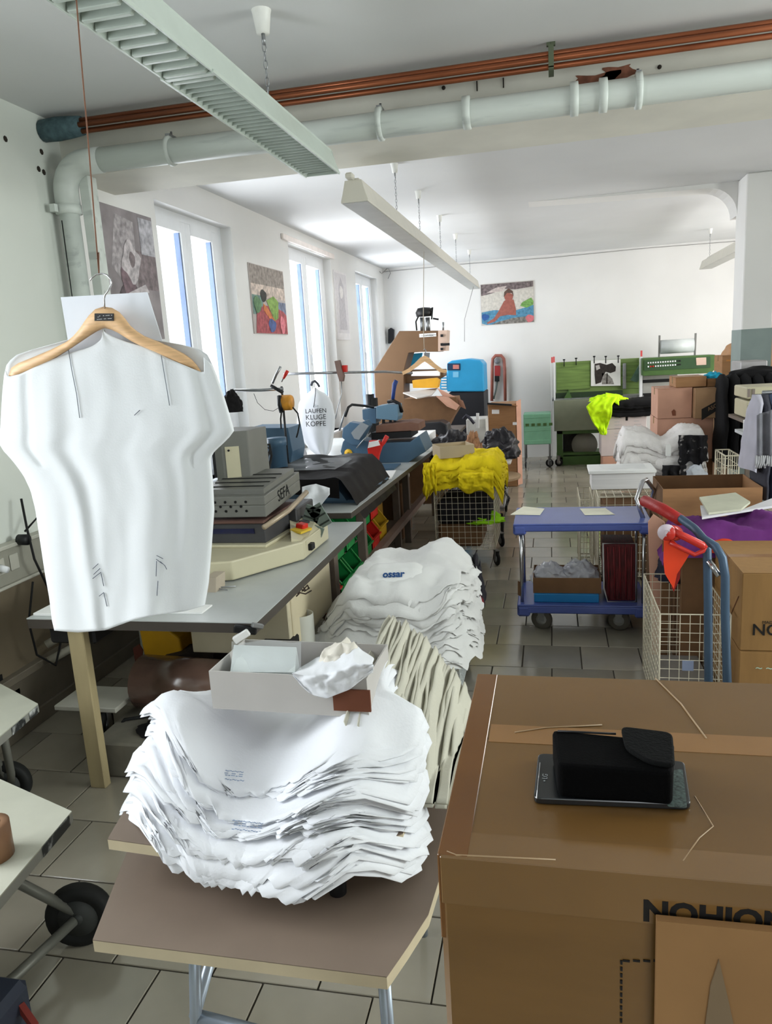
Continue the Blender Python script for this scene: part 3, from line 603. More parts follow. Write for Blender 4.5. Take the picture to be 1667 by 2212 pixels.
# the fanned shirt edges on the far right of the pile have their beige shade put into the cloth colour
cream = mat('beige_shaded_cloth', (196, 193, 178), .9, var=.03, scale=8, bump=.08, bscale=120)
random.seed(21)
for k in range(34):
    s0 = k/34; ph = random.uniform(0, 30)
    xa = lerp(-.49, -.275, s0**.9); 
    def F(u, v, k=k, s0=s0, ph=ph, xa=xa):
        y = lerp(1.62, 2.12, u)+.02*nz(u*2, ph)
        x = xa+.012*math.sin(u*3+ph)+.006*nz(u*5, v*3, ph)+v*.028
        zt = lerp(1.03, .80, s0**1.3)-.16*(1-u)**2*(.4+s0)-.012*abs(nz(u*2.2, ph, 2))
        zt -= .10*max(0, .25-u)*4*.3
        return Vector((x, y+.03*s0*math.sin(u*2), max(zu+.008, lerp(zt, zt-.085, v)+.004*nz(u*9, v*2, ph))))
    b = B(); b.grid(F, 26, 5); o = b.out('t_shirt', cream); md = o.modifiers.new('thick', 'SOLIDIFY'); md.thickness = .004
    tag(o, 'folded t-shirt edge, shaded beige, fanned along the right of the round table pile', 't-shirt', 'folded t-shirts with shaded edges at the right of the pile')
del F
# ================================================================ tall carton at the lower right with pouch and phone
zb = 1.34
c0 = G(945, 1850, zb); c1 = G(1003, 1454, zb); c2 = G(1700, 1868, zb)
ct = mat('glossy_brown_carton', (116, 86, 50), .26, var=.10, scale=3, stretch=(1, 1, 5), bump=.02, bscale=50, spec=.5)
tapem = mat('brown_packing_tape', (112, 74, 38), .2, var=.08, scale=5, spec=.6)
x0, x1, y0, y1 = c0.x, .54, c0.y, c1.y+.0
t = thing('carton', 'tall brown carton bottom right carrying the black pouch and phone', 'box', ((x0+x1)/2, (y0+y1)/2, 0))
ym = G(1250, 1605, zb).y
B().box(x0, y0, .0, x1, y1, zb-.004, .006).out('body', ct, t)
B().box(x0+.001, y0+.001, zb-.004, x1-.001, ym-.0008, zb, .0015).out('top_flap', ct, t)
B().box(x0+.001, ym+.0008, zb-.004, x1-.001, y1-.001, zb, .0015).out('top_flap', ct, t)
B().box(x0-.0008, y0+.002, zb-.09, x0+.028, y1-.002, zb+.0008, .001).out('tape_strip', tapem, t)
B().box(x0+.002, y0-.0006, zb-.05, x1, y0+.04, zb+.0004, .001).out('tape_strip', mat('glossy_clear_tape', (122, 90, 52), .16, spec=.9), t)
B().box(x0+.03, ym-.008, zb-.002, x1, ym+.035, zb+.0005).out('tape_strip', mat('clear_brown_tape', (146, 108, 70), .25), t)
B().box(.29, y0+.002, zb-.002, .34, ym-.01, zb+.0005).out('tape_strip', tapem, t)
cre = mat('pale_crease', (170, 142, 108), .4)
B().tube([G(1525, 1595, zb+.001), G(1470, 1520, zb+.001), G(1415, 1465, zb+.001)], .0010, 5).out('crease', cre, t); B().tube([G(1112, 1582, zb+.001), G(1180, 1572, zb+.001), G(1300, 1566, zb+.001)], .0009, 5).out('crease', cre, t); B().tube([G(1475, 1860, zb), G(1510, 1810, zb), G(1540, 1785, zb), G(1500, 1720, zb)], .0007, 5).out('crease', cre, t); B().tube([G(965, 1840, zb), G(985, 1848, zb), G(1200, 1858, zb)], .0012, 5).out('crease', cre, t)
F_ = y0-.0008
fp = lambda px, py: V(px, py, F_)
p0 = fp(1435, 1962); 
text('NOHION', 'lettering', ink, t, frame((fp(1545, 1984).x, F_, fp(1545, 1984).z), (1, 0, 0), (0, 0, 1)), .029, .0002, .0012)
dd = B()
for k in range(12):
    dd.box(fp(1342, 2073).x-.001, F_-.0004, fp(1342, 2075+k*14).z-.004, fp(1342, 2073).x+.001, F_+.0004, fp(1342, 2075+k*14).z)
for k in range(4): q = fp(1345+k*22, 2075); dd.box(q.x, F_-.0004, q.z-.001, q.x+.006, F_+.0004, q.z+.001)
dd.out('dashed_line', ink, t)
fl = thing('cardboard_sheet', 'plain brown cardboard flap leaning on the front of the tall carton, bottom right', 'cardboard', (.3, y0-.01, .9))
q0 = V(1418, 1986, y0-.012)
B().box(q0.x, y0-.014, .6, x1, y0-.006, q0.z).out('sheet', mat('rough_cardboard', (150, 112, 72), .8, var=.08), fl)
B().prism([V(1553, 2075, y0-.016), V(1535, 2130, y0-.016), V(1520, 2240, y0-.016), V(1590, 2240, y0-.016), V(1575, 2170, y0-.016)], (0, 0, 0), (0, .002, 0)).out('torn_patch', mat('grey_torn_card', (128, 108, 84), .9), fl)
# phone and pouch
fab = mat('black_nylon', (9, 9, 10), .9, spec=.1, bump=.12, bscale=400)
ph_ = [G(*p, zb) for p in ((1152, 1738), (1162, 1640), (1478, 1658), (1492, 1752))]
t = thing('phone', 'dark phone lying under the black pouch on the tall carton', 'phone', (ph_[0]+ph_[2])/2)
def rounded(pts, r, n=5):
    out = []; N = len(pts)
    for i in range(N):
        p, a, b2 = Vector(pts[i]), Vector(pts[i-1]), Vector(pts[(i+1) % N]); d1 = (a-p).normalized()*r; d2 = (b2-p).normalized()*r
        for k in range(n+1):
            s = k/n; out.append((p+d1)*(1-s)**2+p*2*s*(1-s)+(p+d2)*s*s)
    return out
B().prism(rounded(ph_, .008), (0, 0, .0006), (0, 0, .008)).out('body', mat('phone_black', (34, 36, 38), .2, spec=.8), t, bevel=.0015)
B().prism(rounded([G(*p, zb+.008) for p in ((1440, 1668), (1440, 1742), (1484, 1746), (1474, 1662))], .004), (0, 0, 0), (0, 0, .0008)).out('speckled_end', mat('speckled_grey', (84, 98, 94), .5, var=.5, scale=400), t)
B().tube([G(1159, 1725, zb+.009), G(1166, 1648, zb+.009)], .0007, 6).out('silver_edge', chrome, t)
text('• LG', 'lettering', mat('grey_logo', (170, 174, 176), .4), t, frame(G(1177, 1680, zb+.0085), (.05, 1, 0), (-1, 0.05, 0)), .008, .0002)
pc = [G(*p, zb+.009) for p in ((1205, 1722), (1193, 1640), (1455, 1668), (1452, 1742))]
hpz = .036
t = thing('pouch', 'black nylon belt pouch lying on the phone on the tall carton', 'pouch', (pc[0]+pc[2])/2)
B().prism(rounded(pc, .007), (0, 0, 0), (0, .001, hpz)).out('body', fab, t, bevel=.006)
fa = [G(*p, zb+.009+hpz) for p in ((1340, 1578), (1452, 1592), (1458, 1665), (1400, 1655), (1350, 1625))]
B().prism(rounded(fa, .010), (0, 0, .0006), (0, 0, .006)).out('flap', mat('black_nylon_flap', (16, 17, 17), .85, spec=.15, bump=.15, bscale=300), t, bevel=.002)
tp = [G(*p, zb+.009+hpz) for p in ((1198, 1580), (1330, 1586), (1335, 1650), (1200, 1650))]
B().tube([tp[0]+Vector((.003, -.001, .001)), tp[1]+Vector((0, -.001, .001))], .0012, 6).out('piping', blackp, t)
# ================================================================ work benches along the windows
def PV(pts, Y, d, name, m, parent, bevel=0.0):     # outline in the upright plane Y, given depth d behind it
    o = B().prism([V(x, y, Y) for x, y in pts], (0, 0, 0), (0, d, 0)).out(name, m, parent, bevel=bevel); return o
def R4(x0, y0, x1, y1): return [(x0, y0), (x1, y0), (x1, y1), (x0, y1)]
lam = mat('pale_grey_laminate', (178, 182, 180), .35, var=.05, scale=5, spec=.5, wave=((170, 172, 168), 3, .66))
edgem = mat('dark_bench_edge', (70, 64, 58), .6)
legc = mat('cream_wood_leg', (176, 160, 122), .6, var=.12, scale=10, stretch=(1, 1, .2))
legg = mat('grey_brown_leg', (112, 100, 90), .6, var=.1)
cream_p = mat('cream_panel', (196, 186, 160), .5, var=.04)
Z1 = .80
t = thing('workbench', 'near workbench with pale grey top, dark edge and cream drawer', 'workbench', (-1.7, 3.5, 0))
B().box(-2.18, 2.63, Z1-.004, -1.148, 4.40, Z1).out('worktop', lam, t)
B().box(-2.18, 2.632, Z1-.045, -1.150, 4.40, Z1-.004).out('edge', edgem, t)
for x, y in ((-2.02, 2.66), (-1.30, 4.0), (-2.16, 4.3)):
    B().box(x, y, 0, x+.075, y+.045, Z1-.045, .004).out('leg', legc, t)
B().box(-1.235, 3.90, 0, -1.20, 3.98, Z1-.045).out('leg', legg, t)
B().box(-1.9, 3.95, .10, -1.3, 4.0, .14).out('stretcher', legc, t)
dr = B().box(-1.72, 3.16, .44, -1.215, 3.86, Z1-.05, .004).out('drawer', cream_p, t)
B().box(-1.22, 3.20, .46, -1.208, 3.82, Z1-.07, .004).out('drawer_front', mat('cream_drawer_front', (206, 194, 164), .5, var=.03), dr)
sk = B()
for pl in ([(643, 1283), (650, 1272), (658, 1277), (668, 1270)], [(640, 1288), (648, 1280), (660, 1283), (672, 1276)], [(655, 1268), (660, 1276)], [(652, 1277), (664, 1264), (667, 1272)]):
    sk.tube([S(px, py, -1.206) for px, py in pl], .0035, 5)
sk.out('ink_scribble', mat('dark_scribble', (62, 50, 44), .8), dr)
t1 = t
Z2 = .85
t = thing('workbench', 'long far workbench under the windows with metal legs and dark edge', 'workbench', (-1.8, 6.3, 0))
pl2 = [(-2.64, 4.45), (-1.235, 4.45), (-1.13, 8.35), (-1.62, 8.75), (-2.64, 8.75)]
B().prism([(x, y, 0) for x, y in pl2], (0, 0, Z2-.004), (0, 0, Z2)).out('worktop', lam, t)
B().prism([(x, y, 0) for x, y in pl2], (0, 0, Z2-.04), (0, 0, Z2-.004)).out('edge', edgem, t)
for x, y in ((-1.34, 5.08), (-1.42, 6.70), (-1.38, 7.0), (-1.30, 8.2), (-2.5, 5.1), (-2.5, 6.75), (-2.5, 8.3)):
    B().box(x-.03, y-.03, 0, x+.03, y+.03, Z2-.04, .003).out('leg', legg, t)
B().box(-1.37, 5.1, .28, -1.31, 8.2, .33).out('stretcher', mat('pink_grey_rail', (140, 118, 108), .6), t)
B().box(-2.5, 5.1, .28, -1.37, 6.65, .30).out('shelf', legg, t)
# picking bins under the benches
def bin_(c, m, label, rz=0.0, s=1.0, lean=.0):
    t = thing('storage_bin', label, 'bin', c, 'plastic storage bins under the benches' if False else None)
    L, w, h = .36*s, .24*s, .24*s; th = .006
    M = Matrix.Translation(c) @ Matrix.Rotation(rz, 4, 'Z') @ Matrix.Rotation(lean, 4, 'Y')
    b = B(); b.box(-L/2, -w/2, 0, L/2, w/2, th)
    for s_ in (-1, 1):
        y0 = s_*w/2-(th if s_ > 0 else 0)
        b.prism([(-L/2, y0, 0), (L/2, y0, 0), (L/2, y0, h*.45), (L/2-.10*s, y0, h), (-L/2, y0, h)], (0, 0, 0), (0, th, 0))
        b.prism([(L/2-.10*s, y0-.004, h), (L/2, y0-.004, h*.45), (L/2+.006, y0-.004, h*.47), (L/2-.095*s, y0-.004, h+.006)], (0, 0, 0), (0, th+.008, 0))
    b.box(-L/2, -w/2, 0, -L/2+th, w/2, h); b.box(L/2-th, -w/2, 0, L/2, w/2, h*.42).box(L/2, -w/2, h*.40, L/2+.02, w/2, h*.45)
    b.xf(M); b.out('body', m, t)
    for k in range(2):
        q = B().box(L/2, -w*.3, h*.1, L/2+.003, w*.3, h*.32) if k == 0 else B().box(-L/2+.01, -w/2+.01, .01, L/2-.06, w/2-.01, h*.3)
        q.xf(M); q.out('label_holder' if k == 0 else 'contents', m if k == 0 else mat('dark_contents', (52, 44, 40), .9, var=.5, scale=30), t)
redp = mat('red_plastic', (200, 44, 36), .4); greenp = mat('green_plastic', (36, 132, 68), .4); yelp = mat('yellow_plastic', (206, 160, 40), .45)
rack = thing('shelf_rack', 'low grey rack holding the coloured bins between the benches', 'rack', (-1.5, 4.4, 0))
B().box(-1.9, 4.12, .27, -1.30, 5.02, .29).out('shelf', legg, rack); B().box(-1.9, 4.12, .0, -1.86, 4.15, .27).box(-1.9, 4.98, 0, -1.86, 5.02, .27).box(-1.36, 4.12, 0, -1.33, 4.15, .27).box(-1.36, 4.98, 0, -1.33, 5.02, .27).box(-1.9, 4.12, .52, -1.36, 5.02, .525).out('frame', legg, rack)
bin_(Vector((-1.50, 4.25, .29)), redp, 'red plastic bin, nearest of the bins beyond the drawer')
bin_(Vector((-1.50, 4.52, .29)), greenp, 'lower green plastic bin beside the nearest red bin')
bin_(Vector((-1.50, 4.80, .29)), greenp, 'green plastic bin in front of the bench post')
bin_(Vector((-1.54, 4.28, .527)), redp, 'red plastic bin on the upper level behind the drawer', s=.9)
bin_(Vector((-1.52, 4.52, .527)), greenp, 'upper green plastic bin, nearest on the upper level', s=.95)
bin_(Vector((-1.52, 4.80, .527)), greenp, 'upper dark green bin touching the bench post', s=.95)
bin_(Vector((-1.56, 5.34, .30)), greenp, 'lower green bin on the shelf of the far workbench', s=1.05)
bin_(Vector((-1.56, 5.62, .30)), redp, 'lower red bin on the shelf of the far workbench', s=1.05)
bin_(Vector((-1.56, 5.34, .555)), greenp, 'upper green bin under the far worktop', s=1.05)
bin_(Vector((-1.56, 5.62, .555)), redp, 'upper red bin under the far worktop', s=1.05)
bin_(Vector((-1.60, 5.98, .30)), yelp, 'ochre yellow bin under the far worktop behind the red ones', s=1.15)
tag(B().box(-1.8, 6.02, 0, -1.55, 6.5, .30, .01).out('crate', legg), 'grey crate under the far worktop', 'crate')
tag(B().box(-1.80, 6.2, .32, -1.5, 6.5, .72, .02).out('canister', mat('ochre_canister', (196, 146, 40), .5)), 'ochre canister between the two middle bench legs', 'canister')
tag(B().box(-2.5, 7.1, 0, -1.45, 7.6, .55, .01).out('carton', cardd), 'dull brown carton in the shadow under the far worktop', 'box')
# ------------------------------------------------ cream heat press on the near bench
creamm = mat('cream_enamel', (194, 187, 158), .4, var=.03); greym = mat('grey_hammered', (110, 110, 104), .45, var=.05); greyd = mat('dark_grey_steel', (62, 62, 64), .45)
t = thing('heat_press', 'cream and grey heat press with perforated plate on the near workbench', 'press', (-1.6, 3.6, Z1))
base_ = [(-1.70, 3.10), (-1.47, 3.16), (-1.24, 3.52), (-1.235, 3.95), (-1.42, 4.15), (-2.05, 3.9), (-2.0, 3.25)]
B().prism([(x, y, 0) for x, y in base_], (0, 0, Z1+.006), (0, 0, Z1+.10)).out('base', creamm, t, bevel=.008)
B().prism([(-1.30, 3.52, Z1+.10), (-1.235, 3.56, Z1+.07), (-1.235, 3.93, Z1+.07), (-1.31, 4.05, Z1+.13), (-1.42, 3.85, Z1+.135)], (0, 0, 0), (0, 0, .02)).out('control_panel', creamm, t)
sw = B().ob((-1.30, 3.68, Z1+.125), .07, .10, .012, -.3, 0, .15).out('yellow_plate', mat('safety_yellow', (214, 180, 60), .5), t)
B().ob((-1.30, 3.70, Z1+.14), .05, .05, .03, -.3, 0, .15, .005).out('red_switch', redp, sw)
B().ob((-1.32, 3.80, Z1+.14), .045, .045, .014, -.3, 0, .15, .003).out('grey_switch', greyd, t); B().ob((-1.33, 3.90, Z1+.145), .05, .06, .016, -.5, 0, .15, .003).out('grey_switch', mat('mid_grey', (104, 112, 112), .5), t)
B().ob((-1.232, 3.62, Z1+.05), .03, .05, .035, 0, 0, 0, .004).out('socket', blackp, t)
lb = [(-1.95, 3.40), (-1.39, 3.40), (-1.36, 3.75), (-1.95, 3.80)]
B().prism([(x, y, 0) for x, y in lb], (0, 0, Z1+.10), (0, 0, Z1+.115)).out('cream_tray', creamm, t, bevel=.004)
lb = [(-1.93, 3.44), (-1.405, 3.44), (-1.39, 3.76), (-1.93, 3.80)]
cb = B().prism([(x, y, 0) for x, y in lb], (0, 0, Z1+.115), (0, 0, Z1+.215)).out('controller', greyd, t, bevel=.004)
B().box(-1.85, 3.434, Z1+.165, -1.46, 3.44, Z1+.190).out('display', mat('dark_blue_display', (16, 22, 60), .2), cb)
B().box(-1.95, 3.42, Z1+.218, -1.40, 3.9, Z1+.232, .003).out('lower_platen', mat('brown_silicone', (92, 66, 58), .7), t)
B().box(-1.60, 3.80, Z1+.10, -1.36, 4.1, Z1+.21, .006).out('rear_block', greyd, t)
x0, x1 = -1.78, -1.395
hb = B().prism([(x0, 3.45, 1.045), (x0, 3.45, 1.165), (x0, 3.52, 1.20), (x1-.06, 3.52, 1.20), (x1, 3.47, 1.165), (x1, 3.47, 1.05)], (0, 0, 0), (0, 0, 0.0001)) if False else None
b = B()
b.prism([(x0, 3.45, 1.045), (x1, 3.45, 1.045), (x1, 4.0, 1.08), (x0, 4.0, 1.08)], (0, 0, 0), (0, 0, .06))
b.prism([(x0, 3.45, 1.105), (x1, 3.45, 1.105), (x1, 4.0, 1.14), (x0, 4.0, 1.14)], (0, 0, 0), (0, 0, .045))
hd = b.out('upper_platen', greym, t, bevel=.004)
b = B().prism([(x0+.02, 3.50, 1.15), (x1-.02, 3.50, 1.15), (x1-.02, 3.97, 1.18), (x0+.02, 3.97, 1.18)], (0, 0, 0), (0, 0, .03)); b.out('vented_top', greym, hd)
hm = mat('hole_black', (14, 14, 14), .9)
q = B()
for i in range(6):
    for j in range(2): q.cyl((x1-.10-i*.055, 3.449, 1.078+j*.046), (x1-.10-i*.055, 3.447, 1.078+j*.046), .007, n=8)
    if i: q.cyl((x1-.0725-i*.055, 3.449, 1.101), (x1-.0725-i*.055, 3.447, 1.101), .007, n=8)
q.out('vent_holes', hm, hd)['kind'] = 'stuff'
q = B()
for j in range(4): q.box(x0+.04, 3.55+j*.09, 1.184+j*.0057, x1-.04, 3.56+j*.09, 1.187+j*.0057)
q.out('vent_slots', hm, hd)['kind'] = 'stuff'
text('SEFA', 'lettering', hm, hd, frame((x1+.0015, 3.72, 1.115), (0, 1, .06), (0, 0, 1)), .085, .0004, .0)
B().tube([(-1.40, 3.42, 1.0), (-1.34, 3.62, 1.04), (-1.30, 3.82, 1.10)], .014, 10).out('handle', mat('beige_tube', (170, 154, 132), .4, .2), t)
B().box(-1.72, 3.82, Z1+.10, -1.60, 4.05, 1.16).out('rear_post', greyd, t)
col = [(-1.80, 3.80), (-1.74, 3.76), (-1.60, 3.80), (-1.575, 4.02), (-1.78, 4.06)]
cz = B().prism([(x, y, 0) for x, y in col], (0, 0, 1.16), (0, 0, 1.445)).out('motor_housing', greym, t, bevel=.006)
B().ob((-1.685, 3.774, 1.265), .075, .006, .20, .25).out('cream_plate', creamm, cz)
for zz in (1.185, 1.345): B().cyl((-1.70, 3.766, zz), (-1.70, 3.760, zz), .006, n=8).out('screw', blackp, cz)
B().ob((-1.80, 3.90, 1.30), .05, .16, .22).out('side_knob', blackp, t)
# small things lying at the front of the near bench
tag(PV(R4(442, 1248, 466, 1310), 3.0, .10, 'carton', mat('beige_card', (176, 164, 146), .8), None), 'small beige box standing behind the lower right of the hanging t-shirt', 'box')
t_ = G(240, 1340, Z1)
t = tag(B().box(-1.60, 2.72, Z1, -1.42, 2.82, Z1+.006).out('paper_strip', paper), 'white paper strip on the front edge of the near workbench', 'paper')
t = tag(B().box(-2.17, 2.66, Z1, -1.9, 2.9, Z1+.012, .002).out('paper_stack', paper), 'flat white paper stack on the left corner of the near workbench', 'paper')
scp = thing('scissors', 'steel scissors lying under the cream heat press', 'scissors', (-1.5, 3.05, Z1))
B().tube([(-1.60, 3.03, Z1+.006), (-1.52, 3.05, Z1+.006), (-1.44, 3.02, Z1+.006)], .003, 6).out('blade', steel, scp); B().tube([(-1.60, 3.05, Z1+.006), (-1.52, 3.045, Z1+.008), (-1.42, 3.075, Z1+.006)], .003, 6).out('blade', steel, scp)
# clamp at the bench corner: black and white strap
t = thing('bench_clamp', 'black and white clamp hanging at the front corner of the near workbench', 'clamp', (-1.17, 2.64, .72))
B().ob((-1.19, 2.62, .775), .09, .03, .03, .3, 0, .2, .005).out('jaw', blackp, t); B().ob((-1.20, 2.60, .755), .07, .02, .03, .3, 0, -.5, .004).out('grip', paper, t); B().ob((-1.14, 2.625, .79), .05, .02, .02, .8, 0, .4, .004).out('grip', steel, t)
# hanging green-grey strips over the press control box
t = thing('fabric_samples', 'grey-green striped sample strips lying over the cream press corner', 'samples', (-1.36, 4.1, Z1+.1))
gs = mat('grey_green_fabric', (112, 124, 116), .9); gs2 = mat('dark_stripe', (52, 58, 54), .9)
for px, py, rot, L in ((672, 1118, .35, 1), (690, 1115, -.5, 1)):
    c = V(px, py, 3.86); b = B().ob(c, .085, .012, .13, 0, 0, rot); b.out('strip', gs, t)
    for k in (-1, 0, 1): B().ob(c+Vector((0.0+k*.04*math.sin(rot), -.007, k*.04)), .083, .004, .009, 0, 0, rot).out('stripe', gs2, t)
c = V(684, 1148, 3.82); B().ob(c, .07, .012, .06, 0, 0, .4).out('strip', gs, t)
# ------------------------------------------------ black cover over a blue machine
bluem = mat('blue_enamel', (72, 98, 120), .4, var=.05, scale=6); bluel = mat('blue_enamel_light', (98, 128, 148), .4, var=.04)
t = thing('covered_press', 'blue heat press under a glossy black cover on the far workbench', 'press', (-1.6, 5.1, Z2))
B().prism([(-1.97, 4.75, 0), (-1.27, 4.75, 0), (-1.25, 5.65, 0), (-1.97, 5.65, 0)], (0, 0, Z2), (0, 0, Z2+.02)).out('base', bluem, t)
b = B(); b.prism([(-1.90, 4.72, Z2+.02), (-1.335, 4.72, Z2+.02), (-1.42, 4.72, 1.0), (-1.90, 4.72, 1.0)], (0, 0, 0), (0, .8, 0)); b.out('body', bluem, t)
cov = mat('black_cover', (20, 17, 18), .6, spec=.15, var=.1, scale=20, bump=.15, bscale=18)
def F(u, v):
    # over the top, then down the front right flank
    y = lerp(4.66, 5.72, v); s = u
    if s < .62: x = lerp(-2.02, -1.36, s/.62); z = 1.03+.012*math.sin(x*20+y*9)*.6+.01*nz(x*8, y*8)+(.02 if y > 5 else 0)
    else: q = (s-.62)/.38; x = lerp(-1.36, -1.205, q**.8)+.01*nz(y*9, q*4); z = lerp(1.03, .76, q)+.004*nz(x*9, y*9)
    return Vector((x, y, z))
B().grid(F, 30, 26).out('cover', cov, t)
b = B(); b.grid(lambda u, v: Vector((lerp(-2.02, -1.36, u), 4.655-.012*v+.006*math.sin(u*15), lerp(1.03, lerp(.97, .90, u), v))), 20, 4); b.out('cover_skirt', cov, t)
b = B(); b.grid(lambda u, v: Vector((lerp(-1.95, -1.45, u), lerp(4.9, 5.5, v), 1.055+.012*nz(u*4, v*5, 3))), 12, 12); b.out('film', sheer('clear_film', (226, 230, 232), .25, .15), t)
def F(u, v):
    px = lerp(652, 712, u); py = lerp(interp([(0, 1052), (.5, 1045), (1, 1055)], u), interp([(0, 1085), (.25, 1085), (.45, 1104), (.6, 1098), (1, 1068)], u), v)
    return V(px, py, 4.62-.05*v+.015*nz(u*4, v*3)-.012*math.sin(u*8)*v)
b = B(); b.grid(F, 20, 14); o = b.out('cloth', whitecl); tag(o, 'white cloth hanging in front of the black-covered press', 'cloth'); o.modifiers.new('thick', 'SOLIDIFY').thickness = .003
# ------------------------------------------------ blue machine with cylinder
t = thing('air_cylinder_press', 'blue box and upright blue cylinder behind the grey press column', 'press', (-2.2, 5.2, Z2))
PV([(535, 925), (622, 924), (632, 975), (628, 1000), (600, 985), (575, 1032), (535, 1060)], 5.35, .30, 'housing', bluem, t, .004)
PV([(545, 930), (577, 948), (577, 960), (545, 945)], 5.34, .01, 'seam', bluel, t)
c = V(604, 1030, 5.1); hz = V(604, 945, 5.1).z
B().lathe((c.x, 5.1, Z2), [(0, 0), (.052, 0), (.052, c.z-Z2+.03), (.066, c.z-Z2+.035), (.066, hz-Z2-.06), (.071, hz-Z2-.058), (.071, hz-Z2), (0, hz-Z2)], 'z', 28).out('cylinder', bluem, t)
B().tube([V(548, 1010, 4.9), V(560, 985, 4.95), V(575, 965, 4.95), V(584, 970, 4.95), V(578, 985, 4.95), V(560, 1000, 4.9), V(548, 1008, 4.88)], .009, 8).tube([V(548, 975, 4.9), V(565, 962, 4.95), V(582, 960, 4.98), V(586, 985, 5.0), V(580, 1015, 4.95), V(570, 1035, 4.9)], .009, 8).out('hose', rubber, t)
# crate of grey wire behind the column
t = tag(PV(R4(548, 1015, 578, 1036), 4.7, .15, 'wire_tray', mat('light_grey_plastic', (170, 168, 166), .5), None), 'light grey ribbed tray between press column and blue cylinder', 'tray'); t.location.z = Z2
# ------------------------------------------------ horizontal steel bar across the windows
BYY = 6.2
t = thing('steel_rail', 'long horizontal steel bar on clamps in front of the windows', 'rail', V(700, 803, BYY))
B().tube([V(506, 843, 5.2), V(560, 843, 5.25), V(612, 840, 5.3)], .011, 8).out('near_bar', steel, t)
B().tube([V(612, 808, 6.2), V(720, 805, 6.4), V(830, 803, 6.9), V(890, 806, 7.15)], .011, 8).out('bar', steel, t)
# stand that carries the bar: uprights down to the bench
for px, yy, pt in ((606, 5.3, 838),):
    q = V(px, pt, yy); B().tube([(q.x, yy+.02, Z2), (q.x, yy+.02, q.z+.01)], .009, 8).out('upright', darkmetal, t)
    B().lathe((q.x, yy+.02, Z2), [(.0, .0), (.06, 0), (.06, .012), (0, .012)], 'z', 14).out('foot', darkmetal, t)
# clamp with red grip, cable reel
t = thing('lever_clamp', 'steel lever clamp with red grip on the bar end above the orange reel', 'clamp', V(598, 850, 5.28))
B().tube([V(585, 833, 5.28), V(600, 842, 5.28), V(611, 848, 5.28)], .013, 8).out('body', darkmetal, t)
B().tube([V(588, 828, 5.28), V(597, 808, 5.28), V(606, 792, 5.28)], .010, 8).out('arm', steel, t)
B().tube([V(608, 825, 5.27), V(613, 815, 5.27)], .005, 6).out('rod', steel, t); B().tube([V(612, 818, 5.26), V(617, 808, 5.26), V(621, 801, 5.26)], [.008, .013, .012], 10).out('red_grip', redp, t)
t = thing('cable_reel', 'orange cable reel hanging beside the printed t-shirt', 'reel', V(620, 870, 5.2))
c = V(614, 870, 5.25)
B().lathe(c, [(0, -.03), (.05, -.03), (.056, -.02), (.056, .05), (.05, .06), (0, .06)], 'x', 18).out('drum', mat('orange_reel', (206, 140, 48), .45, var=.2, scale=20), t)
B().tube([V(603, 855, 5.22), V(604, 875, 5.2), V(608, 890, 5.22)], .018, 8).out('bracket', blackp, t)
B().tube([V(632, 880, 5.2), V(643, 893, 5.2), V(647, 915, 5.2), V(643, 935, 5.2), V(640, 945, 5.2)], .006, 8).tube([V(608, 888, 5.2), V(606, 905, 5.2), V(607, 925, 5.3)], .006, 8).out('cable', rubber, t)
B().tube([V(548, 850, 5.2), V(556, 870, 5.2), V(572, 885, 5.2), V(590, 888, 5.2), V(603, 880, 5.2)], .002, 5).out('thin_cable', darkmetal, t)
# black cap / glove on the near bar end
B_ = blobcloth('hat', 'black cloth cap hanging on the near end of the steel bar', 'hat', mat('black_cloth', (26, 24, 26), .95), V(503, 890, 5.15), .075, .05, .16, 3.3, .25, 4)
# second grip clamp on the bar
t = thing('lever_clamp', 'brown clamp with red knob gripping the middle of the long bar', 'clamp', V(735, 805, 6.4))
PV([(722, 780), (732, 778), (742, 812), (740, 824), (733, 824), (727, 805)], 6.36, .05, 'jaw', mat('rusty_steel', (104, 84, 76), .6, .3), t); PV(R4(738, 789, 748, 804), 6.38, .05, 'red_knob', redp, t, .004)
B().tube([V(737, 824, 6.38), V(738, 850, 6.38), V(728, 885, 6.3), V(724, 905, 6.3)], .005, 6).out('rod', steel, t)
# ------------------------------------------------ printed t-shirt on a stand
t = thing('t_shirt', 'white t-shirt with black printed words on a small stand in front of the second window', 't-shirt', V(688, 985, 5.9))
L2 = [(838, 678), (848, 666), (858, 652), (872, 645), (900, 642), (930, 641), (945, 650), (960, 660), (975, 672), (990, 698)]
R2 = [(838, 680), (848, 700), (858, 711), (872, 718), (900, 724), (930, 722), (945, 720), (960, 718), (975, 714), (990, 702)]
sh = lambda s: (lambda u, v: V(lerp(interp(L2, lerp(836, 990, v)), interp(R2, lerp(836, 990, v)), u), lerp(836, 990, v), 5.9-s*(.045*math.sin(PI*u)**.6)*(1 if v > .02 else .3)-s*.008*math.sin(u*13+v*3)*v))
B().grid(sh(1), 24, 26).out('front', whitecl, t); B().grid(sh(-1), 24, 26).out('back', whitecl, t)
B().tube([V(672, 833, 5.88), V(674, 826, 5.88), V(680, 823, 5.88), V(686, 829, 5.9), V(690, 836, 5.9)], .010, 8).out('collar', mat('dark_collar', (70, 72, 80), .7), t)
for s_, py, sz in (('LAUFEN', 888, .050), ('KLUGE', 901.5, .056), ('KÖPFE', 916, .058)): text(s_, 'print', ink, t, frame(V(682, py, 5.842), (1, 0, 0), (0, 0, 1)), sz, .0003)
text('die', 'print', mat('grey_print', (170, 172, 176), .8), t, frame(V(682, 877, 5.842), (1, 0, 0), (0, 0, 1)), .04, .0003)
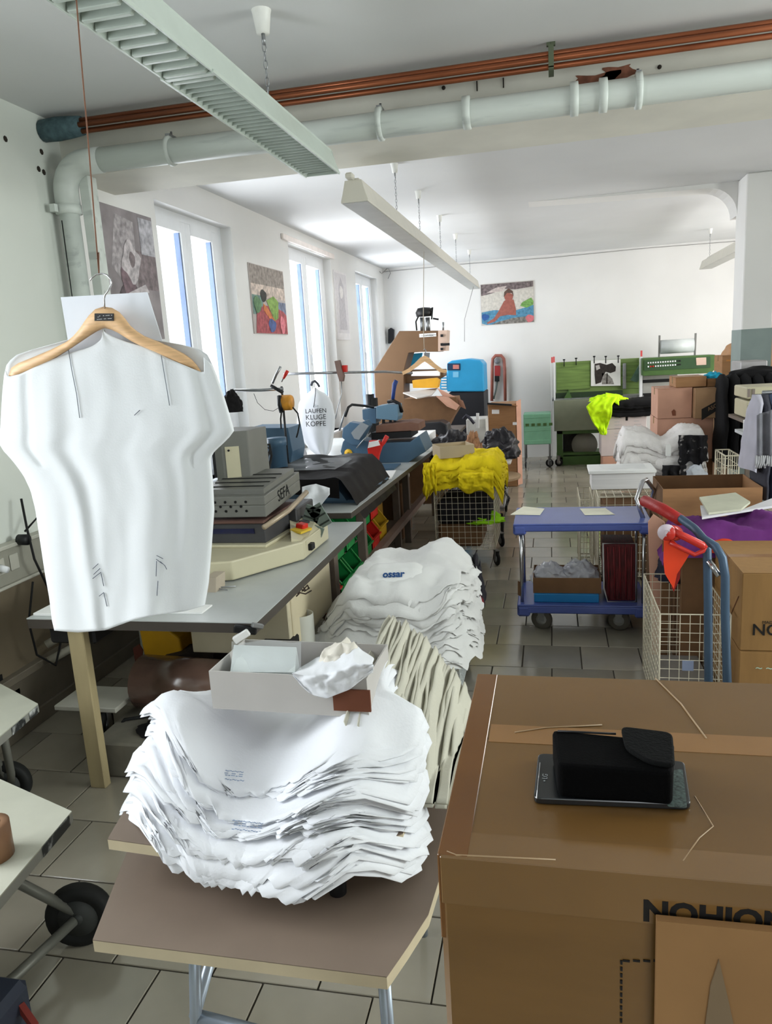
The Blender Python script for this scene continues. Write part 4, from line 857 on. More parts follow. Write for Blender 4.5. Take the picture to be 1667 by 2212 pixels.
B().tube([V(681, 838, 5.85), V(681, 850, 5.84), V(679, 868, 5.835), V(677, 880, 5.835)], .003, 5).out('black_stalk', blackp, t)
q = V(695, 988, 5.92); B().tube([(q.x, 5.92, Z2), (q.x, 5.92, q.z+.1)], .01, 8).lathe((q.x, 5.92, Z2), [(0, 0), (.08, 0), (.08, .01), (0, .01)]).out('stand', darkmetal, t)
blobcloth('t_shirt', 'folded white t-shirt lying left of the printed one by the window', 't-shirt', whitecl, (V(625, 960, 6.0).x, 6.0, Z2), .14, .12, .38, 1.1, .2, 3)
random.seed(9)
for i, (px, py, w_, h_, m_, lb_) in enumerate(((640, 1000, 42, 16, mat('beige_box', (150, 146, 128), .7), 'low beige box on the far workbench left of the printed t-shirt'), (652, 978, 26, 14, redp, 'small red and white packet by the printed t-shirt'), (712, 1004, 30, 22, mat('brown_jar', (110, 84, 78), .5), 'row of brown jars under the printed t-shirt'))):
    Yq = G(px, py+h_/2+3, Z2).y; Yq = min(Yq, 6.6); q = V(px, py, Yq); s_ = 1/CAMF*Yq
    tag(B().box(q.x-w_*s_*.5, Yq, Z2, q.x+w_*s_*.5, Yq+.12, Z2+h_*s_*1.2, .004).out(['box', 'packet', 'jars'][i], m_), lb_, ['box', 'packet', 'jars'][i])
# ------------------------------------------------ big blue presses on the far bench
YP = 6.55
t = thing('heat_press', 'blue swing-arm heat press with brown pad in the middle of the far workbench', 'press', (-1.6, YP, Z2))
PV([(800, 958), (885, 955), (905, 940), (920, 975), (880, 1000), (795, 1001)], YP, .42, 'base', bluem, t, .006)
PV([(740, 955), (752, 938), (775, 950), (800, 955), (800, 1005), (770, 1010), (745, 1000), (735, 975)], YP-.1, .25, 'left_column', bluem, t, .006)
c = V(752, 979, YP-.11); B().lathe(c, [(0, 0), (.036, 0), (.036, .012), (0, .012)], 'y', 20).out('yellow_badge', mat('badge_yellow', (226, 178, 40), .5), t)
text('ab', 'badge_lettering', ink, t, frame(c+Vector((0, -.002, 0)), (1, 0, 0), (0, 0, 1)), .03, .0003)
PV([(740, 925), (755, 912), (775, 915), (790, 908), (798, 920), (775, 962), (758, 962), (738, 945)], YP-.16, .12, 'tilted_head', bluem, t, .006)
PV([(758, 935), (780, 912), (796, 920), (775, 950), (765, 948)], YP-.18, .03, 'grey_pad', mat('grey_pad', (132, 138, 142), .5), t)
PV([(812, 920), (885, 912), (903, 915), (905, 930), (812, 936)], YP+.02, .36, 'brown_pad', mat('brown_pad', (116, 84, 70), .8, var=.1), t)
PV([(802, 935), (888, 930), (888, 945), (802, 950)], YP+.02, .36, 'black_platen', blackp, t)
PV([(782, 885), (812, 880), (812, 915), (795, 915), (783, 905)], YP+.2, .2, 'arm_left', bluem, t, .004)
PV([(812, 878), (835, 874), (858, 874), (860, 900), (858, 909), (812, 905)], YP+.15, .22, 'arm', bluel, t, .006)
for px in (825, 840, 850): PV(R4(px, 905, px+5, 920), YP+.2, .03, 'bolt', darkmetal, t)
B().tube([V(745, 900, YP-.1), V(752, 880, YP-.1), V(760, 874, YP), V(790, 877, YP+.1), V(806, 880, YP+.2)], .012, 8).out('black_lever', blackp, t)
B().tube([V(733, 930, YP-.1), V(740, 905, YP-.1), V(746, 888, YP-.1)], .008, 8).out('steel_lever', steel, t)
B().tube([V(848, 865, YP+.25), V(850, 845, YP+.25), V(852, 830, YP+.25), V(856, 822, YP+.25)], [.016, .018, .022, .02], 10).out('blue_grip', mat('navy_grip', (38, 62, 124), .4), t)
B().tube([V(838, 868, YP+.25), V(850, 866, YP+.22), V(862, 872, YP+.22), V(868, 890, YP+.25)], .016, 8).out('black_joint', blackp, t)
B().tube([V(770, 968, YP-.2), V(785, 950, YP-.2), V(800, 935, YP-.15)], .006, 6).out('steel_link', steel, t)
# orange/red hand tool: packing tape gun
t = thing('tape_dispenser', 'red and white packing tape dispenser standing in front of the blue press', 'tape dispenser', V(808, 1000, 6.1))
PV([(793, 970), (797, 952), (818, 952), (824, 966), (818, 985), (815, 1003), (798, 1003)], 6.1, .05, 'body', redp, t, .004); PV([(797, 955), (816, 952), (820, 962), (794, 968)], 6.085, .06, 'white_cap', paper, t); B().tube([V(820, 968, 6.12), V(828, 956, 6.12), V(836, 942, 6.12)], [.012, .018, .02], 10).out('handle', redp, t)
tag(B().box(-1.62, 6.12, Z2, -1.30, 6.42, Z2+.012).out('blue_plate', bluem), 'flat blue plate lying on the far workbench in front of the blue press', 'plate')
tag(B().ob((-1.42, 5.85, Z2+.004), .34, .4, .006, .1).out('paper_sheet', paper), 'white paper sheet on the far workbench beyond the black cover', 'paper')
tag(B().ob((-1.55, 5.9, Z2+.01), .10, .3, .012, .1).out('note_block', mat('cream_note', (214, 206, 190), .7)), 'narrow cream note strip beside the white paper sheet on the bench', 'paper')
# stack of white boxes/papers at the bench end, black roll
t = thing('paper_stack', 'stack of white paper on the end of the far workbench', 'paper', (-1.35, 7.6, Z2))
B().box(-1.56, 7.25, Z2, -1.17, 8.1, Z2+.03, .003).out('lower_ream', paper, t); B().box(-1.55, 7.3, Z2+.03, -1.22, 8.0, Z2+.13, .003).out('upper_ream', paper, t)
t = thing('bag', 'shiny black bag lying behind the white paper stack', 'bag', (-1.5, 8.2, Z2)); PV([(893, 905), (900, 897), (950, 893), (965, 900), (968, 925), (955, 930), (938, 918), (895, 922)], 8.15, .3, 'bag_body', mat('black_leather', (34, 34, 38), .3, bump=.1, bscale=20), t, .02); t.location.z -= .09
def zf(o, z):      # settle a part's lowest point on a level
    lo = min((o.matrix_world @ v.co).z for v in o.data.vertices)
    return lo
# ------------------------------------------------ tan C-frame press and things beyond the far bench
stand = thing('machine_table', 'low dark table carrying the tan press by the third window', 'table', (-1.9, 9.6, 0))
B().box(-2.5, 9.05, .76, -1.15, 10.3, .80, .004).out('top', legg, stand)
for x, y in ((-2.45, 9.1), (-1.25, 9.1), (-2.45, 10.2), (-1.25, 10.2)): B().box(x, y, 0, x+.06, y+.06, .76).out('leg', legg, stand)
tan = mat('tan_enamel', (108, 82, 58), .5, var=.03)
t = thing('pad_printer', 'large tan C-shaped press machine with black motor on top by the third window', 'machine', (-1.9, 9.4, .80))
YT = 9.4
b = B(); bz = .80
pts = [V(808, 800, YT), V(862, 715, YT), V(948, 714, YT), V(948, 760, YT), V(905, 760, YT), V(882, 762, YT), V(872, 800, YT), V(872, 845, YT)]
pts += [Vector((V(872, 845, YT).x, YT, bz)), Vector((V(808, 845, YT).x, YT, bz))]
b.prism(pts, (0, 0, 0), (0, .42, 0)); b.out('c_frame', tan, t, bevel=.006)
b = B(); b.prism([V(946, 714, YT-.03), V(965, 713, YT-.03), V(963, 758, YT-.03), V(946, 759, YT-.03)], (0, 0, 0), (0, .3, 0)); hd = b.out('head_plate', mat('pinkish_plate', (206, 178, 160), .5), t)
for py in (725, 744, 754): B().ob(V(954, py, YT-.04), .03, .02, .03).out('bolt', darkmetal, hd)
B().ob(V(962, 744, YT-.05), .10, .03, .03).out('bolt', blackp, hd)
B().box(V(906, 729, YT).x, YT-.012, V(906, 729, YT).z, V(942, 719, YT).x, YT-.001, V(942, 719, YT).z).out('name_plate', paper, t)
text('~comtec~', 'name_lettering', ink, t, frame(V(925, 724, YT-.014), (1, 0, 0), (0, 0, 1)), .045, .0004)
for px in (908, 920): q = V(px, 690, YT+.15); B().cyl((q.x+.02, YT+.15, V(px, 716, YT+.15).z-.02), (q.x+.02, YT+.15, V(px, 686, YT+.15).z), .028, n=12).out('air_cylinder', steel, t)
c = V(916, 678, YT+.15); B().lathe((c.x, c.y, c.z-.03), [(0, 0), (.10, 0), (.11, .05), (.08, .10), (0, .11)], 'z', 14).out('motor', blackp, t)
B().tube([V(905, 680, YT+.1), V(898, 695, YT+.1), V(900, 714, YT+.1)], .010, 6).tube([V(930, 668, YT+.1), V(934, 664, YT+.1), V(932, 690, YT+.1)], .010, 6).tube([V(935, 688, YT+.1), V(947, 690, YT+.1)], .012, 6).out('hoses', rubber, t)
B().tube([V(957, 715, YT+.1), V(957, 696, YT+.1)], .012, 8).out('threaded_rod', steel, t)
PV([(915, 762), (926, 762), (924, 778), (917, 778)], YT+.1, .1, 'ram', steel, t)
PV([(870, 800), (958, 798), (958, 812), (930, 830), (872, 828)], YT+.12, .3, 'lower_bed', tan, t, .01)
PV([(882, 765), (912, 762), (908, 780), (895, 795), (875, 795)], YT+.5, .05, 'blue_lit_window', mat('bright_blue_pane', (60, 180, 236), .3), t)
PV([(890, 803), (948, 801), (948, 812), (888, 812)], YT-.02, .1, 'white_tray', paper, t)
o = tag(PV([(890, 822), (940, 817), (948, 822), (944, 838), (892, 838)], 9.1, .18, 'box', mat('orange_yellow_card', (224, 164, 44), .6), None), 'flat orange-yellow box in front of the tan press', 'box')
tb = thing('carton_stack', 'table-high carton with open flaps in front of the tan press', 'box', (-1.4, 8.9, 0))
PV([(872, 862), (985, 858), (990, 880), (975, 905), (960, 935), (875, 935)], 8.85, .35, 'body', cardd, tb)
B().box(V(880, 935, 8.9).x, 8.87, 0, V(960, 935, 8.9).x, 9.0, V(900, 930, 8.9).z).out('lower_body', cardd, tb)
B().prism([V(870, 850, 8.8), V(945, 840, 9.3), V(932, 855, 8.8), V(900, 862, 8.7)], (0, 0, 0), (0, 0, .012)).out('flap', mat('grey_flap', (190, 184, 178), .7), tb)
B().prism([V(940, 855, 8.8), V(968, 858, 8.8), V(992, 876, 8.8), V(985, 886, 8.75), V(965, 878, 8.75)], (0, 0, 0), (0, .02, 0)).out('flap', card2, tb)
B().prism([V(945, 840, 9.0), V(1000, 868, 8.9), V(1006, 884, 8.9), V(960, 862, 9.0)], (0, 0, 0), (0, 0, .012)).out('flap', card2, tb)
for i, (px, y0, y1, m_, lb_) in enumerate(((800, 852, 882, darkmetal, 'dark round can with red rim on the far workbench'), (807, 860, 880, rubber, 'second dark can, right of the red-rimmed one'))):
    q = V(px, y1, 8.2); h_ = (y1-y0)/CAMF*8.4
    tag(B().lathe((q.x, 8.2, Z2), [(0, 0), (.05, 0), (.05, max(q.z-Z2, 0)+h_), (0, max(q.z-Z2, 0)+h_)], 'z', 14).out('can', m_), lb_, 'can')
tag(PV(R4(812, 850, 872, 878), 8.5, .2, 'box', paper, None), 'white box lying below the tan press at the window', 'box')
for o in C.objects:
    if o.name.startswith('box') and o.get('label', '').startswith('white box lying below'):
        o.scale = (1, 1, 1); o.location.z = Z2
# blue and black compressor
t = thing('compressor', 'bright blue and black compressor cabinet against the back wall', 'machine', (-1.25, 11.6, 0))
YC = 11.3; bm_ = mat('bright_blue_plastic', (52, 160, 214), .4, var=.03)
b = B().prism([V(965, 785, YC), V(975, 779, YC), V(1010, 775, YC), V(1036, 778, YC), V(1044, 786, YC), V(1046, 846, YC), V(965, 846, YC)], (0, 0, 0), (0, .6, 0)); b.out('upper_cabinet', bm_, t, bevel=.02)
zc = V(1000, 846, YC).z; xa, xb = V(968, 846, YC).x, V(1047, 846, YC).x
B().box(xa, YC+.01, .05, xb, YC+.6, zc, .02).out('lower_cabinet', mat('black_cabinet', (34, 36, 42), .5), t)
B().box(xa+.03, YC+.05, 0, xb-.03, YC+.55, .05).out('plinth', blackp, t)
PV(R4(966, 785, 994, 800), YC-.01, .02, 'dark_recess', mat('dark_blue_recess', (30, 60, 90), .5), t); PV(R4(978, 788, 991, 797), YC-.02, .02, 'control_lights', mat('red_white_controls', (206, 130, 120), .5), t)
for k in range(5): PV(R4(953, 812+k*6, 964, 815+k*6), YC-.01, .02, 'vent_slat', paper, t)
PV(R4(950, 806, 966, 842), YC+.005, .5, 'side_panel', bm_, t)
PV([(978, 803), (990, 803), (990, 815), (978, 815)], YC-.006, .01, 'emblem', mat('pale_blue_emblem', (120, 190, 226), .5), t)
# red-brown pipe frame with valves on the back wall
t = thing('wall_valve', 'red-brown pipe loop with gauge and valve on the back wall', 'valve', V(1076, 860, YB))
rb = mat('red_brown_pipe', (150, 90, 78), .5)
YW = YB-.05
B().tube([V(1062, 866, YW), V(1063, 790, YW), V(1064, 775, YW), V(1070, 768, YW), V(1082, 768, YW), V(1088, 775, YW), V(1090, 800, YW), V(1091, 866, YW)], .025, 8).out('pipe_loop', rb, t)
B().lathe(V(1074, 780, YW), [(0, -.05), (.045, -.05), (.045, .0), (0, 0)], 'y', 14).out('gauge', mat('grey_gauge', (110, 112, 116), .4), t)
PV(R4(1068, 790, 1080, 812), YW-.02, .04, 'valve_body', mat('dark_red_valve', (150, 50, 50), .5), t); PV(R4(1068, 812, 1078, 824), YW-.03, .05, 'filter', blackp, t)
B().tube([V(1074, 824, YW), V(1070, 845, YW), V(1066, 862, YW)], .015, 6).out('hose', mat('grey_green_hose', (90, 100, 96), .6), t)
t = tag(PV([(838, 712), (844, 708), (850, 712), (850, 735), (842, 742), (838, 742)], YB-.08, .07, 'hook', darkmetal, None), 'small dark hook on the back wall beside the window corner', 'hook')
# cables hanging in the far room
tag(B().tube([(-1.10, 7.0, 2.68), V(914, 700, 7.0), V(916, 755, 7.0)], .0035, 5).out('cord', mat('pale_cord', (196, 186, 170), .7)), 'thin pale cord hanging from the strip light to the small hanger', 'cord')
tag(B().tube([(-1.08, 11.3, 2.68), V(1003, 690, 11.3), V(1003, 738, 11.3)], .005, 5).out('cord', mat('grey_cord', (170, 168, 168), .7)), 'grey pull cord hanging in front of the back wall', 'cord')
tag(B().tube([(XW+.02, 12.3, 3.10), (XW+.02, 12.45, 3.08), V(838, 578, YB-.02), V(843, 590, YB-.02), V(838, 602, YB-.02)], .006, 5).out('cable', mat('grey_cable', (150, 148, 146))), 'grey cable curling in the upper back left corner', 'cable')
t = thing('clothes_hanger', 'wooden clothes hanger hanging empty in front of the tan press', 'hanger', V(915, 790, 7.0))
uh = [(868, 803), (880, 797), (895, 785), (908, 772), (917, 768), (926, 772), (940, 786), (955, 797), (966, 800)]
lh = [(870, 810), (884, 804), (900, 793), (912, 784), (917, 781), (922, 784), (934, 793), (950, 804), (962, 806)]
rows = [[V(*a, 6.99), V(*c, 6.99), V(*c, 7.02), V(*a, 7.02)] for a, c in zip(uh, lh)]
B().add([v for r in rows for v in r], [(i*4+k, i*4+(k+1) % 4, i*4+4+(k+1) % 4, i*4+4+k) for i in range(8) for k in range(4)]+[(0, 1, 2, 3), (35, 34, 33, 32)]).out('hanger_body', woodm, t)
B().tube([V(917, 770, 7.005), V(917, 763, 7.005), V(920, 759, 7.005), V(918, 754, 7.005), V(914, 756, 7.005)], .005, 6).out('hook', steel, t)
# ================================================================ wire baskets, trolleys, cartons
def wires(b, o, du, dv, nu, nv, r=.0016, n=5):
    o, du, dv = Vector(o), Vector(du), Vector(dv)
    for i in range(nu+1): b.tube([o+du*(i/nu), o+du*(i/nu)+dv], r, n, cap=False)
    for j in range(nv+1): b.tube([o+dv*(j/nv), o+dv*(j/nv)+du], r, n, cap=False)
def caster(x, y, r, parent, w=.022, m=None, hub=None, top=None, rz=0.0):
    b = B(); b.lathe((-w/2, 0, r), [(0, 0), (r*.55, 0), (r*.9, .002), (r, w*.3), (r, w*.7), (r*.9, w-.002), (r*.55, w), (0, w)], 'x', 22); b.xf(Matrix.Translation((x, y, 0)) @ Matrix.Rotation(rz, 4, 'Z'))
    k = b.out('caster_wheel', m or rubber, parent)
    h = B(); h.cyl((-w/2-.003, 0, r), (w/2+.003, 0, r), r*.5, n=14); h.xf(Matrix.Translation((x, y, 0)) @ Matrix.Rotation(rz, 4, 'Z')); h.out('hub', hub or steel, k)
    tp = top or 2.4*r
    f = B(); f.box(-w/2-.008, -r*.3, r*.85, -w/2-.004, r*.3, tp).box(w/2+.004, -r*.3, r*.85, w/2+.008, r*.3, tp).box(-w/2-.008, -r*.5, tp-.006, w/2+.008, r*.5, tp)
    f.xf(Matrix.Translation((x, y, 0)) @ Matrix.Rotation(rz, 4, 'Z')); f.out('caster_fork', steel, parent)
def basket(name, label, x0, y0, x1, y1, z0, z1, pitch=.05, m=None, lid=False, r=.0018, openside=(), group=None):
    m = m or whitewire
    t = thing(name, label, 'wire basket', ((x0+x1)/2, (y0+y1)/2, z0), group)
    nx = max(2, round((x1-x0)/pitch)); ny = max(2, round((y1-y0)/pitch)); nzz = max(2, round((z1-z0)/pitch))
    P = {'front_grid': ((x0, y0, z0), (x1-x0, 0, 0), (0, 0, z1-z0), nx, nzz), 'back_grid': ((x0, y1, z0), (x1-x0, 0, 0), (0, 0, z1-z0), nx, nzz), 'left_grid': ((x0, y0, z0), (0, y1-y0, 0), (0, 0, z1-z0), ny, nzz), 'right_grid': ((x1, y0, z0), (0, y1-y0, 0), (0, 0, z1-z0), ny, nzz), 'bottom_grid': ((x0, y0, z0), (x1-x0, 0, 0), (0, y1-y0, 0), nx, ny)}
    if lid: P['top_grid'] = ((x0, y0, z1), (x1-x0, 0, 0), (0, y1-y0, 0), nx, ny)
    for k, a in P.items():
        if k in openside: continue
        b = B(); wires(b, *a, r=r); b.out(k, m, t)['kind'] = 'stuff'
    b = B()
    for z in (z0, z1): b.tube([(x0, y0, z), (x1, y0, z), (x1, y1, z), (x0, y1, z)], r*2, 6, closed=True)
    for x, y in ((x0, y0), (x1, y0), (x0, y1), (x1, y1)): b.tube([(x, y, z0), (x, y, z1)], r*2, 6)
    b.out('rim_frame', m, t); return t
# ---- trolley with yellow shirts
t = basket('basket_trolley', 'cream wire basket trolley heaped with yellow t-shirts', -.985, 6.2, -.485, 6.85, .14, .74, .05)
for x, y in ((-.95, 6.25), (-.475, 6.20), (-.95, 6.8), (-.475, 6.82)): caster(x, y, .06, t, top=.135, hub=steel, rz=.5)
tag(B().box(-.97, 6.25, .15, -.60, 6.8, .35, .02).out('carton', cardd), 'dark brown carton inside the yellow-shirt basket trolley', 'box')
tag(B().box(-.97, 6.22, .352, -.52, 6.8, .55, .03).out('clothes', mat('near_black_cloth', (34, 32, 36), .95, var=.3)), 'dark folded clothes inside the yellow-shirt basket trolley', 'clothes')
blobcloth('t_shirt', 'lime green t-shirt lying low in the yellow-shirt basket trolley', 't-shirt', mat('lime_cloth', (150, 214, 30), .9), (-.60, 6.35, .352), .16, .14, .09, 6.1, .4, 3)
yc = mat('yellow_cotton', (232, 206, 24), .9, var=.08, scale=10, bump=.2, bscale=60)
def heap(label, x0, x1, y0, y1, z0, N, h, m, group, droop=.25, seed=0, over=.05, thick=.006, amp=.012, name='t_shirt', cat='t-shirt', dip=.0, toplabel=None, nu=22, nv=18, frontcut=None, skew=0.0, maxdrop=9):
    """folded garments stacked: each a sheet following those below it, edges hanging"""
    random.seed(seed); res = []
    for k in range(N):
        q = (k+1)/N; ph = random.uniform(0, 60); ox = random.uniform(-.02, .02); oy = random.uniform(-.02, .02)
        def F(u, v, q=q, ph=ph, ox=ox, oy=oy, k=k):
            x = lerp(x0-over, x1+over, u)+ox; y = lerp(y0-over, y1+over, v)+oy
            ex = max(0, x0-x, x-x1); ey = max(0, y0-y, y-y1); e = min(u, 1-u, v, 1-v)
            fr = max(0, .12-e)/.12
            x += fr*.022*nz(y*14, ph)+ (skew*q); y += fr*.026*nz(x*14, ph+7)
            prof = (1-dip*math.exp(-(((u-.5)/.16)**2)))
            z = z0+.004+h*q*prof*(.72+.28*math.sin(PI*min(1, max(0, .15+.7*v))))+amp*nz(x*7, y*7, seed+q*.8)+amp*.5*abs(nz(x*19, y*15, ph))+amp*.45*abs(nz(x*36, y*30, ph))
            dr = min(ex+ey, maxdrop); z -= dr*(1/droop if droop else 0)*.55+6*dr*dr
            z += .006*fr*nz(x*30, y*30, ph)
            return Vector((x, y, z))
        b = B(); b.grid(F, nu, nv); o = b.out(name, m)
        tag(o, label, cat, group); md = o.modifiers.new('thick', 'SOLIDIFY'); md.thickness = thick; md.offset = -1; res.append(o)
    if toplabel: res[-1]['label'] = toplabel; del res[-1]['group']
    return res
heap('yellow t-shirt in the heap on the wire basket trolley', -.98, -.47, 6.2, 6.85, .72, 12, .19, yc, 'yellow t-shirts on the basket trolley', .5, 5, .05, toplabel='yellow t-shirt on top of the heap on the basket trolley', amp=.05, nu=44, nv=36)
random.seed(4)
for (px0, px1, y0_, y1_, dy) in ((990, 1066, 1020, 1076, 6.14), (914, 942, 1000, 1066, 6.12)):
    def F(u, v): return V(lerp(px0, px1, u)+3*nz(v*5, u*3), lerp(y0_, y1_+8*math.sin(u*7)-(22*(1-u) if px0 > 950 else 0), v), dy-.03*math.sin(PI*v)-.03*nz(u*6, v*3, 2)-.03*abs(nz(u*13, v*6))-.015*abs(nz(u*25, v*16)))
    b = B(); b.grid(F, 26, 18); o = b.out('t_shirt', yc); o.modifiers.new('thick', 'SOLIDIFY').thickness = .004
    tag(o, ('yellow t-shirt hanging over the right front of the basket' if px0 > 950 else 'yellow t-shirt hanging over the left corner of the basket trolley'), 't-shirt')
beigeb = mat('beige_box_card', (184, 168, 142), .75, var=.04)
q0 = V(938, 1012, 6.3); openbox('shallow_box', 'shallow open beige box standing on the yellow t-shirts', 'box', Vector((-.835, 6.42, .915)), .30, .26, .10, .40, beigeb)
# ---- second trolley behind with round board and black bags
t = thing('trolley', 'grey trolley with black wheels behind the yellow shirts, carrying a board', 'trolley', (-.8, 8.0, 0))
for x, y in ((-.50, 7.35), (-.52, 8.35), (-1.05, 7.5), (-1.05, 8.4)): caster(x, y, .10, t, .03, top=.24, rz=.1)
B().tube([(-1.08, 7.45, .26), (-.48, 7.35, .26), (-.5, 8.4, .26), (-1.08, 8.45, .26)], .014, 8, closed=True).tube([(-.56, 7.4, .26), (-.60, 7.5, .68)], .012, 8).tube([(-.56, 8.3, .26), (-.60, 8.2, .68)], .012, 8).tube([(-1.0, 7.5, .26), (-1.0, 7.6, .68)], .012, 8).tube([(-1.0, 8.4, .26), (-1.0, 8.2, .68)], .012, 8).out('frame', steel, t)
B().box(-1.12, 7.35, .68, -.40, 8.45, .705, .01).out('board', mat('white_board', (214, 208, 200), .6), t)
B().tube([(-.46, 7.3, .70), (-.43, 7.27, .6), (-.47, 7.27, .45), (-.42, 7.3, .36), (-.45, 7.3, .28)], .012, 6).out('strap', mat('black_white_strap', (120, 118, 118), .7, var=.9, scale=60), t)
c = V(1085, 1040, 7.2)
b = B(); b.prism([(c.x+.17*math.cos(a), 7.3+.26*math.sin(a), 0) for a in [2*PI*k/24 for k in range(24)]], (0, 0, c.z+.02), (0, 0, c.z+.04)); o = b.out('round_board', mat('tan_board', (176, 148, 116), .7, var=.05)); tag(o, 'round tan board hanging on the side of the black-wheeled trolley', 'board')
bagm = mat('black_polythene', (26, 24, 32), .35, var=.2, scale=10, bump=.5, bscale=30)
for i, (cx, cy, rx, ry, h_, lb_) in enumerate(((-1.0, 7.70, .24, .26, .29, 'left black plastic bag of clothes on the trolley'), (-.54, 7.80, .21, .28, .28, 'right black plastic bag of clothes on the trolley'))):
    blobcloth('plastic_bag', lb_, 'bag', bagm, (cx, cy, .705), rx, ry, h_, 8.2+i*5, .28, 4)
blobcloth('paper_bag', 'brown crumpled paper bag between the two black plastic bags', 'bag', mat('brown_crumpled_paper', (168, 124, 92), .8, var=.3, scale=20, bump=.5, bscale=30), (-.775, 7.50, .705), .10, .12, .27, 2.7, .3, 5)
tag(B().ob((-.86, 7.42, .75), .06, .01, .09, 0, .3).out('label_card', mat('pink_label', (206, 180, 178), .7)), 'small pinkish label on the left black bag', 'label')
# tall carton behind and white bars
t = thing('carton', 'tall brown carton with flaps standing in the aisle before the compressor', 'box', (-.65, 10.2, 0))
YC2 = 9.9; a = V(1053, 875, YC2); b_ = V(1118, 1052, YC2)
B().box(a.x, YC2, 0, b_.x, YC2+.55, a.z, .01).out('body', card, t)
B().prism([V(1053, 877, YC2), V(1052, 872, YC2-.2), V(1085, 872, YC2-.2), V(1118, 877, YC2)], (0, 0, 0), (0, .02, .004)).out('flap', card, t)
B().prism([(b_.x+.005, YC2, .02), (b_.x+.06, YC2+.1, .02), (b_.x+.06, YC2+.1, a.z+.05), (b_.x+.005, YC2, a.z+.03)], (0, 0, 0), (0, .02, 0)).out('flap', card2, t)
PV(R4(1062, 885, 1078, 894), YC2-.004, .003, 'label_sticker', paper, t); PV(R4(1107, 912, 1116, 918), YC2-.004, .003, 'label_sticker', paper, t)
PV([(1052, 870), (1105, 873), (1105, 877), (1052, 874)], YC2-.22, .03, 'black_rod', blackp, t)
t = thing('appliance', 'low white cabinet with cables left of the tall brown carton', 'cabinet', (-.95, 9.7, 0))
B().box(V(1006, 900, 9.6).x, 9.6, 0, V(1050, 900, 9.6).x, 10.0, V(1000, 906, 9.6).z, .01).out('body', mat('off_white', (214, 214, 208), .5), t)
PV(R4(1028, 893, 1034, 925), 9.55, .04, 'white_post', paper, t)
B().tube([V(1000, 905, 9.5), V(1006, 897, 9.5), V(1016, 905, 9.5), V(1024, 915, 9.5)], .02, 6).tube([V(1010, 898, 9.5), V(1020, 910, 9.5)], .015, 6).out('cables', mat('dark_cable', (60, 60, 70), .6), t)
# ---------------------------------------------------------------- blue platform trolley
navy = mat('blue_plastic_deck', (80, 94, 158), .25, var=.05, scale=4)
t = thing('platform_trolley', 'blue two-deck platform trolley with chrome posts in the aisle', 'trolley', (.17, 5.0, 0))
def deck(z0, z1, x0, x1, y0, y1, nm):
    b = B(); b.box(x0, y0, z1-.012, x1, y1, z1, .004)
    b.box(x0, y0, z0, x1, y0+.02, z1-.008, .006).box(x0, y1-.02, z0, x1, y1, z1-.008, .006).box(x0, y0, z0, x0+.02, y1, z1-.008, .006).box(x1-.02, y0, z0, x1, y1, z1-.008, .006)
    for x in (x0, x1-.08):
        for y in (y0-.004, y1-.076): b.box(x, y, z0-.022, x+.08, y+.08, z1-.01, .012)
    return b.out(nm, navy, t, bevel=.004)
deck(.665, .715, -.25, .585, 4.65, 5.16, 'top_deck'); deck(.137, .195, -.235, .56, 4.63, 5.14, 'lower_deck')
for x, y in ((-.205, 4.69), (.535, 4.69), (-.205, 5.11), (.535, 5.11)): B().tube([(x, y, .18), (x, y, .68)], .011, 12).out('post', chrome, t)
for x, y in ((-.085, 4.73), (.395, 4.73), (-.085, 5.05), (.395, 5.05)): caster(x, y, .068, t, .03, m=mat('grey_tyre', (96, 92, 84), .7), hub=mat('pale_hub', (160, 160, 156), .5), top=.16, rz=1.35)
B().tube([(.545, 4.80, .70), V(1374, 1078, 4.82), V(1388, 1040, 4.9), V(1396, 1036, 5.0), V(1412, 1058, 5.08), V(1404, 1090, 5.1), (.56, 5.10, .70)], .014, 10).out('push_handle', chrome, t)
for i, pts in enumerate(([(1102, 1112), (1166, 1113), (1176, 1099), (1130, 1094)], [(1263, 1113), (1328, 1112), (1307, 1098), (1252, 1099)])):
    b = B().prism([G(px, py, .7165) for px, py in pts], (0, 0, 0), (0, 0, .0015)); tag(b.out('paper_sheet', mat('cream_paper', (230, 228, 208), .7)), ['cream paper sheet on the left end of the blue trolley', 'cream paper sheet near the handle end of the blue trolley'][i], 'paper')
z = .196
tag(B().box(-.13, 4.68, z, .27, 5.0, z+.055, .004).out('blue_folder_box', mat('cyan_blue_card', (34, 120, 180), .4)), 'flat bright blue box on the lower deck of the blue trolley', 'box')
ob, _ = openbox('carton', 'low open brown carton of plastic bags on the flat bright blue box', 'box', Vector((.075, 4.85, z+.056)), .42, .30, .10, 0, cardd)
PV([(1118, 1255), (1128, 1260), (1128, 1290), (1118, 1285)], 4.69, .01, 'loose_flap', cardd, ob)
for i, (cx, cy, r) in enumerate(((-.03, 4.83, .11), (.16, 4.86, .13))):
    blobcloth('plastic_bag', ['left clear plastic bag in the brown carton on the trolley', 'right clear plastic bag in the brown carton on the trolley'][i], 'bag', mat('crinkled_film', (222, 224, 232), .1, spec=1.0, alpha=.55, bump=1.0, bscale=9, wave=((250, 250, 252), 18, .58)), (cx, cy, z+.10), r, r*.8, .125, 3.1+i*4, .3, 4)
t = thing('crate', 'dark red ribbed crate standing on end on the blue trolley', 'crate', (.45, 5.0, z))
PV([(1303, 1176), (1372, 1176), (1372, 1298), (1312, 1298), (1305, 1270)], 4.73, .26, 'body', mat('dark_wine_fabric', (88, 26, 30), .6, var=.5, scale=14, stretch=(12, 1, 1)), t, .006)
